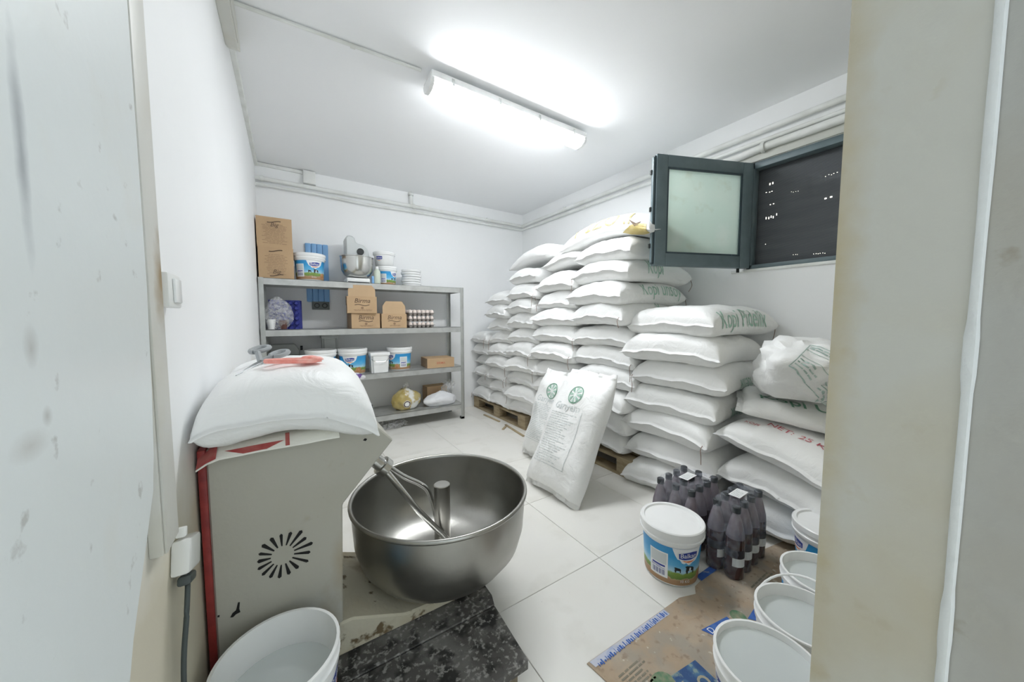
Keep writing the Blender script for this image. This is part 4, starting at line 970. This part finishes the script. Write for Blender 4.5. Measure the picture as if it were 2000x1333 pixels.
# yoghurt buckets on the rack
def shelf_bucket(x, y, z, label, dl, dp, sc=1., lidded=True, deco=True, hang=None, scz=1.):
    a = math.atan2(-y, -x); t = bucket((x, y, z), label, 0, lidded, a + dl, a + dp, 'yoghurt buckets on the rack', None, hang, scale=sc, deco=deco); t.scale.z *= scz; return t
shelf_bucket(.195, 3.84, SZ[0], 'blue yoghurt bucket with lid beside the stacked cartons on the rack top', .35, -.75, .98)
shelf_bucket(.26, 3.815, SZ[2], 'blue yoghurt bucket beside the steel pot on the third shelf', .45, -.5, 1.)
shelf_bucket(.544, 3.815, SZ[2], 'blue yoghurt bucket beside the small white tub on the third shelf', -.25, 1.9, 1.)
shelf_bucket(1.03, 3.86, SZ[2], 'blue yoghurt bucket beside the flat carton on the third shelf', 2.2, .35, .96)
shelf_bucket(.925, 3.93, SZ[0], 'lower white and blue bucket of the two stacked on the rack top', 1.0, -.35, .80, hang=None)
b_ = shelf_bucket(.905, 3.93, SZ[0] + .213, 'white bucket with navy logo on top of another bucket', 0, 0, .82, deco=False, scz=.68)
for nm, b2, m_ in (('logo_plate', poly_bm([[(-.043, .112), (.0, .107), (.045, .113), (.045, .165), (.0, .17), (-.045, .165)]]), M_navy), ('logo_text', None, M_whiteink), ('logo_swoosh', poly_bm([[(-.03, .10), (.0, .092), (.035, .10), (.0, .084)]]), M_orange)):
    al = math.atan2(-3.93, -.905) - .55
    if nm == 'logo_text': decal(nm, text_bm('Balkan', .032, bold=.003), lambda x, y: on_b(al, .0024)(x, .138 + y * 1.3), m_, b_, .01)
    else: decal(nm, b2, on_b(al, .0016), m_, b_, .01)
wt = thing('white_tub', 'small square white tub with lid and wire handle on the third shelf', 'tub', (.792, 3.80, SZ[2]))
def sq_tub(t, w0, w1, h_, m, lidm=None):
    bm = B(); rings = []
    for wq, z in ((w0, 0), (w1, h_)):
        rings.append([bm.verts.new((sx_ * wq / 2, sy * wq / 2, z)) for sx_, sy in ((-1, -1), (1, -1), (1, 1), (-1, 1))])
    bm.faces.new(rings[0]); bm.faces.new(rings[1])
    for i in range(4): bm.faces.new((rings[0][i], rings[0][(i + 1) % 4], rings[1][(i + 1) % 4], rings[1][i]))
    bmesh.ops.bevel(bm, geom=[e for e in bm.edges if abs(e.verts[0].co.z - e.verts[1].co.z) > .01], offset=.02, segments=3, affect='EDGES')
    obj('tub_body', bm, m, t, True, 50)
    bx('lid', (-w1 / 2 - .006, -w1 / 2 - .006, h_ - .03), (w1 / 2 + .006, w1 / 2 + .006, h_ + .006), lidm or m, t, .008)
sq_tub(wt, .165, .185, .205, M_whitegloss)
bm = B(); tube(bm, smoothpath([(-.098, 0, .17), (-.07, -.10, .13), (0, -.115, .115), (.07, -.10, .13), (.098, 0, .17)]), .003, 6); obj('wire_handle', bm, M_chrome, wt, True)
gb = thing('grey_bin', 'tall square grey bin at the back of the third shelf', 'bin', (.355, 4.02, SZ[2])); sq_tub(gb, .12, .15, .39, M_greyplastic)
# mixing machines
def stand_mixer(loc, label, s_=1., simple=False):
    t = thing('stand_mixer', label, 'mixer', loc); t.scale = (s_,) * 3
    bx('base', (-.11, -.10, .0), (.11, .16, .055), M_white, t, .015); bx('base_seal', (-.10, -.105, .0), (.10, -.09, .014), M_dark, t)
    bm = B(); lathe(bm, [(0, .062), (.10, .064), (.125, .085), (.148, .13), (.154, .22), (.155, .262), (.162, .264), (.162, .27), (.150, .27), (.149, .22), (.12, .09), (0, .07)], 36, (0, -.01)); bmesh.ops.remove_doubles(bm, verts=bm.verts, dist=1e-5); obj('bowl', bm, M_chrome, t, True, 40)
    bx('column', (-.06, .10, .05), (.06, .17, .36), M_greyplastic, t, .02)
    bm = B(); prism(bm, [(-.10, .27), (.12, .27), (.115, .35), (.07, .40), (.0, .415), (-.02, .475), (-.075, .49), (-.10, .46)], 1, -.02, .15, .012); obj('head', bm, mat('mixer_head_grey', (.60, .63, .63), .4), t, True, 40)
    bm = B(); lathe(bm, [(.034, 0), (.034, .006), (.0, .006)], 20); bm.transform(Matrix.Translation((.035, -.024, .33)) @ Matrix.Rotation(R(90), 4, 'X')); bmesh.ops.remove_doubles(bm, verts=bm.verts, dist=1e-5); d_ = obj('speed_dial', bm, M_dark, t, True, 40)
    return t
stand_mixer((.615, 3.86, SZ[0]), 'grey stand mixer with steel bowl and white base on the rack top', 1.)
bt = thing('squeeze_bottle', 'pale green plastic bottle between the stand mixer and stacked buckets', 'bottle', (.80, 3.80, SZ[0]))
bm = B(); lathe(bm, [(0, 0), (.03, 0), (.033, .01), (.033, .13), (.018, .155), (.014, .165)], 20); bmesh.ops.remove_doubles(bm, verts=bm.verts, dist=1e-5); obj('bottle_body', bm, mat('pale_green_plastic', (.62, .68, .58), .4), bt, True, 40)
bm = B(); lathe(bm, [(.016, .16), (.016, .185), (0, .187)], 16); obj('cap', bm, M_white, bt, True, 40)
bx('spray_can', (.745, 3.79, SZ[0]), (.768, 3.815, SZ[0] + .085), M_blueplastic, None, .006, label='small blue pack beside the stand mixer base', cat='pack')
for k in range(7):
    bm = B(); lathe(bm, [(0, .0), (.10, 0), (.106, .004), (.108, .024), (.104, .026), (.10, .01), (0, .01)], 32); bmesh.ops.remove_doubles(bm, verts=bm.verts, dist=1e-5)
    obj('bucket_lid', bm, M_whitegloss, None, True, 40, loc=(1.195 + .006 * math.sin(k * 2.1), 3.92, SZ[0] + k * .0275), label='round white lid in the stack at the end of the rack top', cat='lid', group='stack of white lids on the rack')
# steel pot and grey machine behind it
pt = thing('steel_pot', 'wide steel pot beside the blue buckets on the third shelf', 'pot', (-.043, 3.84, SZ[2]))
bm = B(); lathe(bm, [(0, 0), (.125, 0), (.132, .01), (.135, .20), (.150, .205), (.150, .212), (.132, .212), (.128, .01), (0, .006)], 36); bmesh.ops.remove_doubles(bm, verts=bm.verts, dist=1e-5); obj('pot_body', bm, M_chrome, pt, True, 40)
for sg in (-1, 1):
    bm = B(); tube(bm, smoothpath([(sg * .132, -.03, .165), (sg * .158, -.02, .168), (sg * .158, .02, .168), (sg * .132, .03, .165)]), .005, 8); obj('handle', bm, M_chrome, pt, True)
gm = thing('slicer_machine', 'grey metal machine housing behind the steel pot on the third shelf', 'machine', (-.03, 4.03, SZ[2]))
bm = B(); prism(bm, [(-.12, 0), (.12, 0), (.12, .25), (.08, .315), (-.12, .315)], 1, -.035, .05, .008); obj('machine_body', bm, M_greyplastic, gm, True, 40)
bm = B(); lathe(bm, [(.022, 0), (.022, .02), (0, .02)], 14); bm.transform(Matrix.Translation((.125, -.01, .27)) @ Matrix.Rotation(R(90), 4, 'Y')); obj('knob', bm, M_dark, gm, True, 40)

# egg trays
def tray_mesh():
    bm = B(); p = .048
    for i in range(6):
        for j in range(5):
            cx_, cy_ = (i - 2.5) * p, (j - 2) * p
            lathe(bm, [(.023, .030), (.021, .012), (.013, 0), (0, 0)], 8, (cx_, cy_))
            if i < 5 and j < 4: lathe(bm, [(.014, .026), (.006, .045), (0, .046)], 6, (cx_ + p / 2, cy_ + p / 2))
    bmesh.ops.remove_doubles(bm, verts=bm.verts, dist=1e-5)
    vs = box(bm, (-.148, -.124, .026), (.148, .124, .030))
    return done(bm, False)
TM = tray_mesh(); TM2 = TM.copy()
bm = B(); lathe(bm, [(0, 0), (.008, .002), (.016, .01), (.0205, .022), (.020, .034), (.014, .048), (.006, .055), (0, .056)], 12); bmesh.ops.remove_doubles(bm, verts=bm.verts, dist=1e-5); EM = done(bm, True)
for k in range(3):
    z = SZ[1] + .001 + k * .066; lab = ['bottom', 'middle', 'top'][k]
    link('egg_tray', TM, M_pulp, None, (1.242, 3.83, z), (0, 0, 0), lab + ' grey pulp egg tray of the stack on the second shelf', 'egg tray', 'stacked egg trays')
    for i in range(6):
        for j in range(5):
            if k < 2 and not (j == 0 or i == 0): continue
            if k == 2 and i < 2 and j < 2 and False: continue
            link('egg', EM, M_egg, None, (1.242 + (i - 2.5) * .048, 3.83 + (j - 2) * .048, z + .008), (rng.uniform(-.08, .08), rng.uniform(-.08, .08), 0), 'pale egg in the %s grey tray of the stack' % lab, 'egg', 'eggs in the stacked trays')
for k in range(4):
    link('egg_tray', TM2, M_eggblue, None, (-.025 + k * .006, 3.855 + k * .028, SZ[1] + .1255), (R(-84), R(90), 0), 'dark blue plastic egg tray standing upright on the second shelf', 'egg tray', 'upright blue egg trays')
pb = thing('clear_plastic_bag', 'clear plastic bag holding white tubs in front of the blue egg trays', 'bag', (-.065, 3.755, SZ[1]))
lump('film', (.115, .05, .145), 21, .16, 1.6, -1, 4, M_bag, pb, .6, loc=(0, 0, .145), squash=lambda c: Vector((c.x * (1 - .25 * max(0, c.z / .145)), c.y, max(-.143, c.z))))
for k, (xx, hh) in enumerate(((-.06, .06), (.03, .05))):
    bm = B(); lathe(bm, [(0, 0), (.026, 0), (.034, hh), (.037, hh + .006), (.034, hh + .03), (0, hh + .03)], 18); bmesh.ops.remove_doubles(bm, verts=bm.verts, dist=1e-5); obj('tub', bm, M_whitegloss if k == 0 else mat('brown_tub', (.12, .05, .04), .4), pb, True, 40, loc=(xx, -.004, .004))

# bags on the lower shelves
def knot_bag(name, loc, rad_, seed, m, label, knot_m, tie=.04, lean=(0, 0)):
    t = thing(name, label, 'bag', loc)
    lump('bag_body', rad_, seed, .17, 1.7, -.8, 4, m, t, .6, loc=(0, 0, rad_[2] * .8), squash=lambda c: Vector((c.x * (1 - .55 * max(0, c.z / rad_[2]) ** 2), c.y * (1 - .5 * max(0, c.z / rad_[2]) ** 2), c.z)))
    lump('knot', (tie, tie * .8, tie * 1.4), seed + 3, .45, 2.2, -1, 3, knot_m, t, .9, loc=(lean[0], lean[1], rad_[2] * 1.75 + tie * .35))
    return t
M_goldbag = stained('gold_bag_film', (.46, .36, .13), [((.58, .50, .27), 12., .45, .62, .7), ((.78, .78, .74), 2.2, .58, .6, 1.), ((.33, .30, .2), 20., .6, .7, .5)], rough=.25, bump=.5, bscale=15)
gbag = knot_bag('rice_bag', (1.09, 3.85, SZ[3]), (.16, .11, .135), 31, M_goldbag, 'knotted gold and white plastic bag on the bottom shelf', M_bag, .035)
bm = poly_bm([[(.04 * math.cos(k * .35), .04 * math.sin(k * .35)) for k in range(18)]])
gbo = [c for c in gbag.children if c.name.startswith('bag_body')][0]
def on_g(x, y):
    h = ray_on(gbo, Vector((x, -1, y)), Vector((0, 1, 0))); return (h[0] + h[1] * .003 + Vector((0, 0, .135 * .8))) if h[0] else Vector((x, -.1, y + .09))
def on_go(x, y): return on_g(x - .02, y - .035) - Vector((0, 0, .108))
decal('seal_print', bm, on_go, M_whiteink, gbo, .01)
decal('seal_ring', poly_bm([[(.036 * math.cos(a), .036 * math.sin(a)), (.036 * math.cos(a + .3), .036 * math.sin(a + .3)), (.026 * math.cos(a + .3), .026 * math.sin(a + .3)), (.026 * math.cos(a), .026 * math.sin(a))] for a in [i * .3 for i in range(21)]]), lambda x, y: on_go(x, y) + Vector((0, -.0015, 0)), M_ink, gbo, .012)
wbag = knot_bag('sugar_bag', (1.475, 3.80, SZ[3]), (.20, .10, .09), 37, mat('white_bag_film', (.80, .81, .84), .35, bump=.5, bscale=20), 'white plastic bag with tied top at the end of the bottom shelf', M_bag, .06, (.09, .02))
lump('knot_tail', (.05, .03, .06), 45, .5, 2., -1, 3, M_bag, wbag, .9, loc=(.14, .02, .22))
cbag = lump('foil_pack', (.06, .04, .06), 51, .5, 2.4, -.9, 3, mat('camouflage_film', (.55, .57, .57), .35, col2=(.04, .05, .05), nscale=38, lo=.44, hi=.52), None, 1., loc=(.68, 3.88, SZ[3] + .054), label='crumpled black and silver foil pack on the bottom shelf', cat='pack')
pbag = lump('flour_bag', (.20, .06, .048), 53, .3, 2., -.9, 4, mat('purple_white_film', (.75, .74, .77), .4, col2=(.16, .08, .30), nscale=11, lo=.56, hi=.62, bump=.4), None, .8, loc=(.40, 3.745, SZ[2] + .043) if False else (.415, 3.64, SZ[2] + .01), label='white and purple printed bag hanging over the edge of the third shelf', cat='bag')
pbag.location = (.50, 3.648, SZ[2] - .012); pbag.scale = (.62, .5, .85)
lump('plastic_wrap', (.20, .09, .05), 57, .4, 2.2, -.85, 4, M_bag, None, .9, loc=(.86, 3.80, .043), label='crumpled clear plastic wrap on the floor under the rack', cat='plastic wrap')
# scraps on the floor by the pallets
for k, (x, y, l, a) in enumerate([(1.98, 2.98, .42, 84), (2.0, 3.5, .35, 92), (1.93, 3.1, .10, 40)]):
    bx('wood_splinter', (-l / 2, -.012, 0), (l / 2, .012, .012), M_wood, None, .002, loc=(x, y, 0), rot=(0, 0, R(a)), label='thin loose strip of wood on the floor along the pallet', cat='wood strip', group='loose wood strips along the pallets')
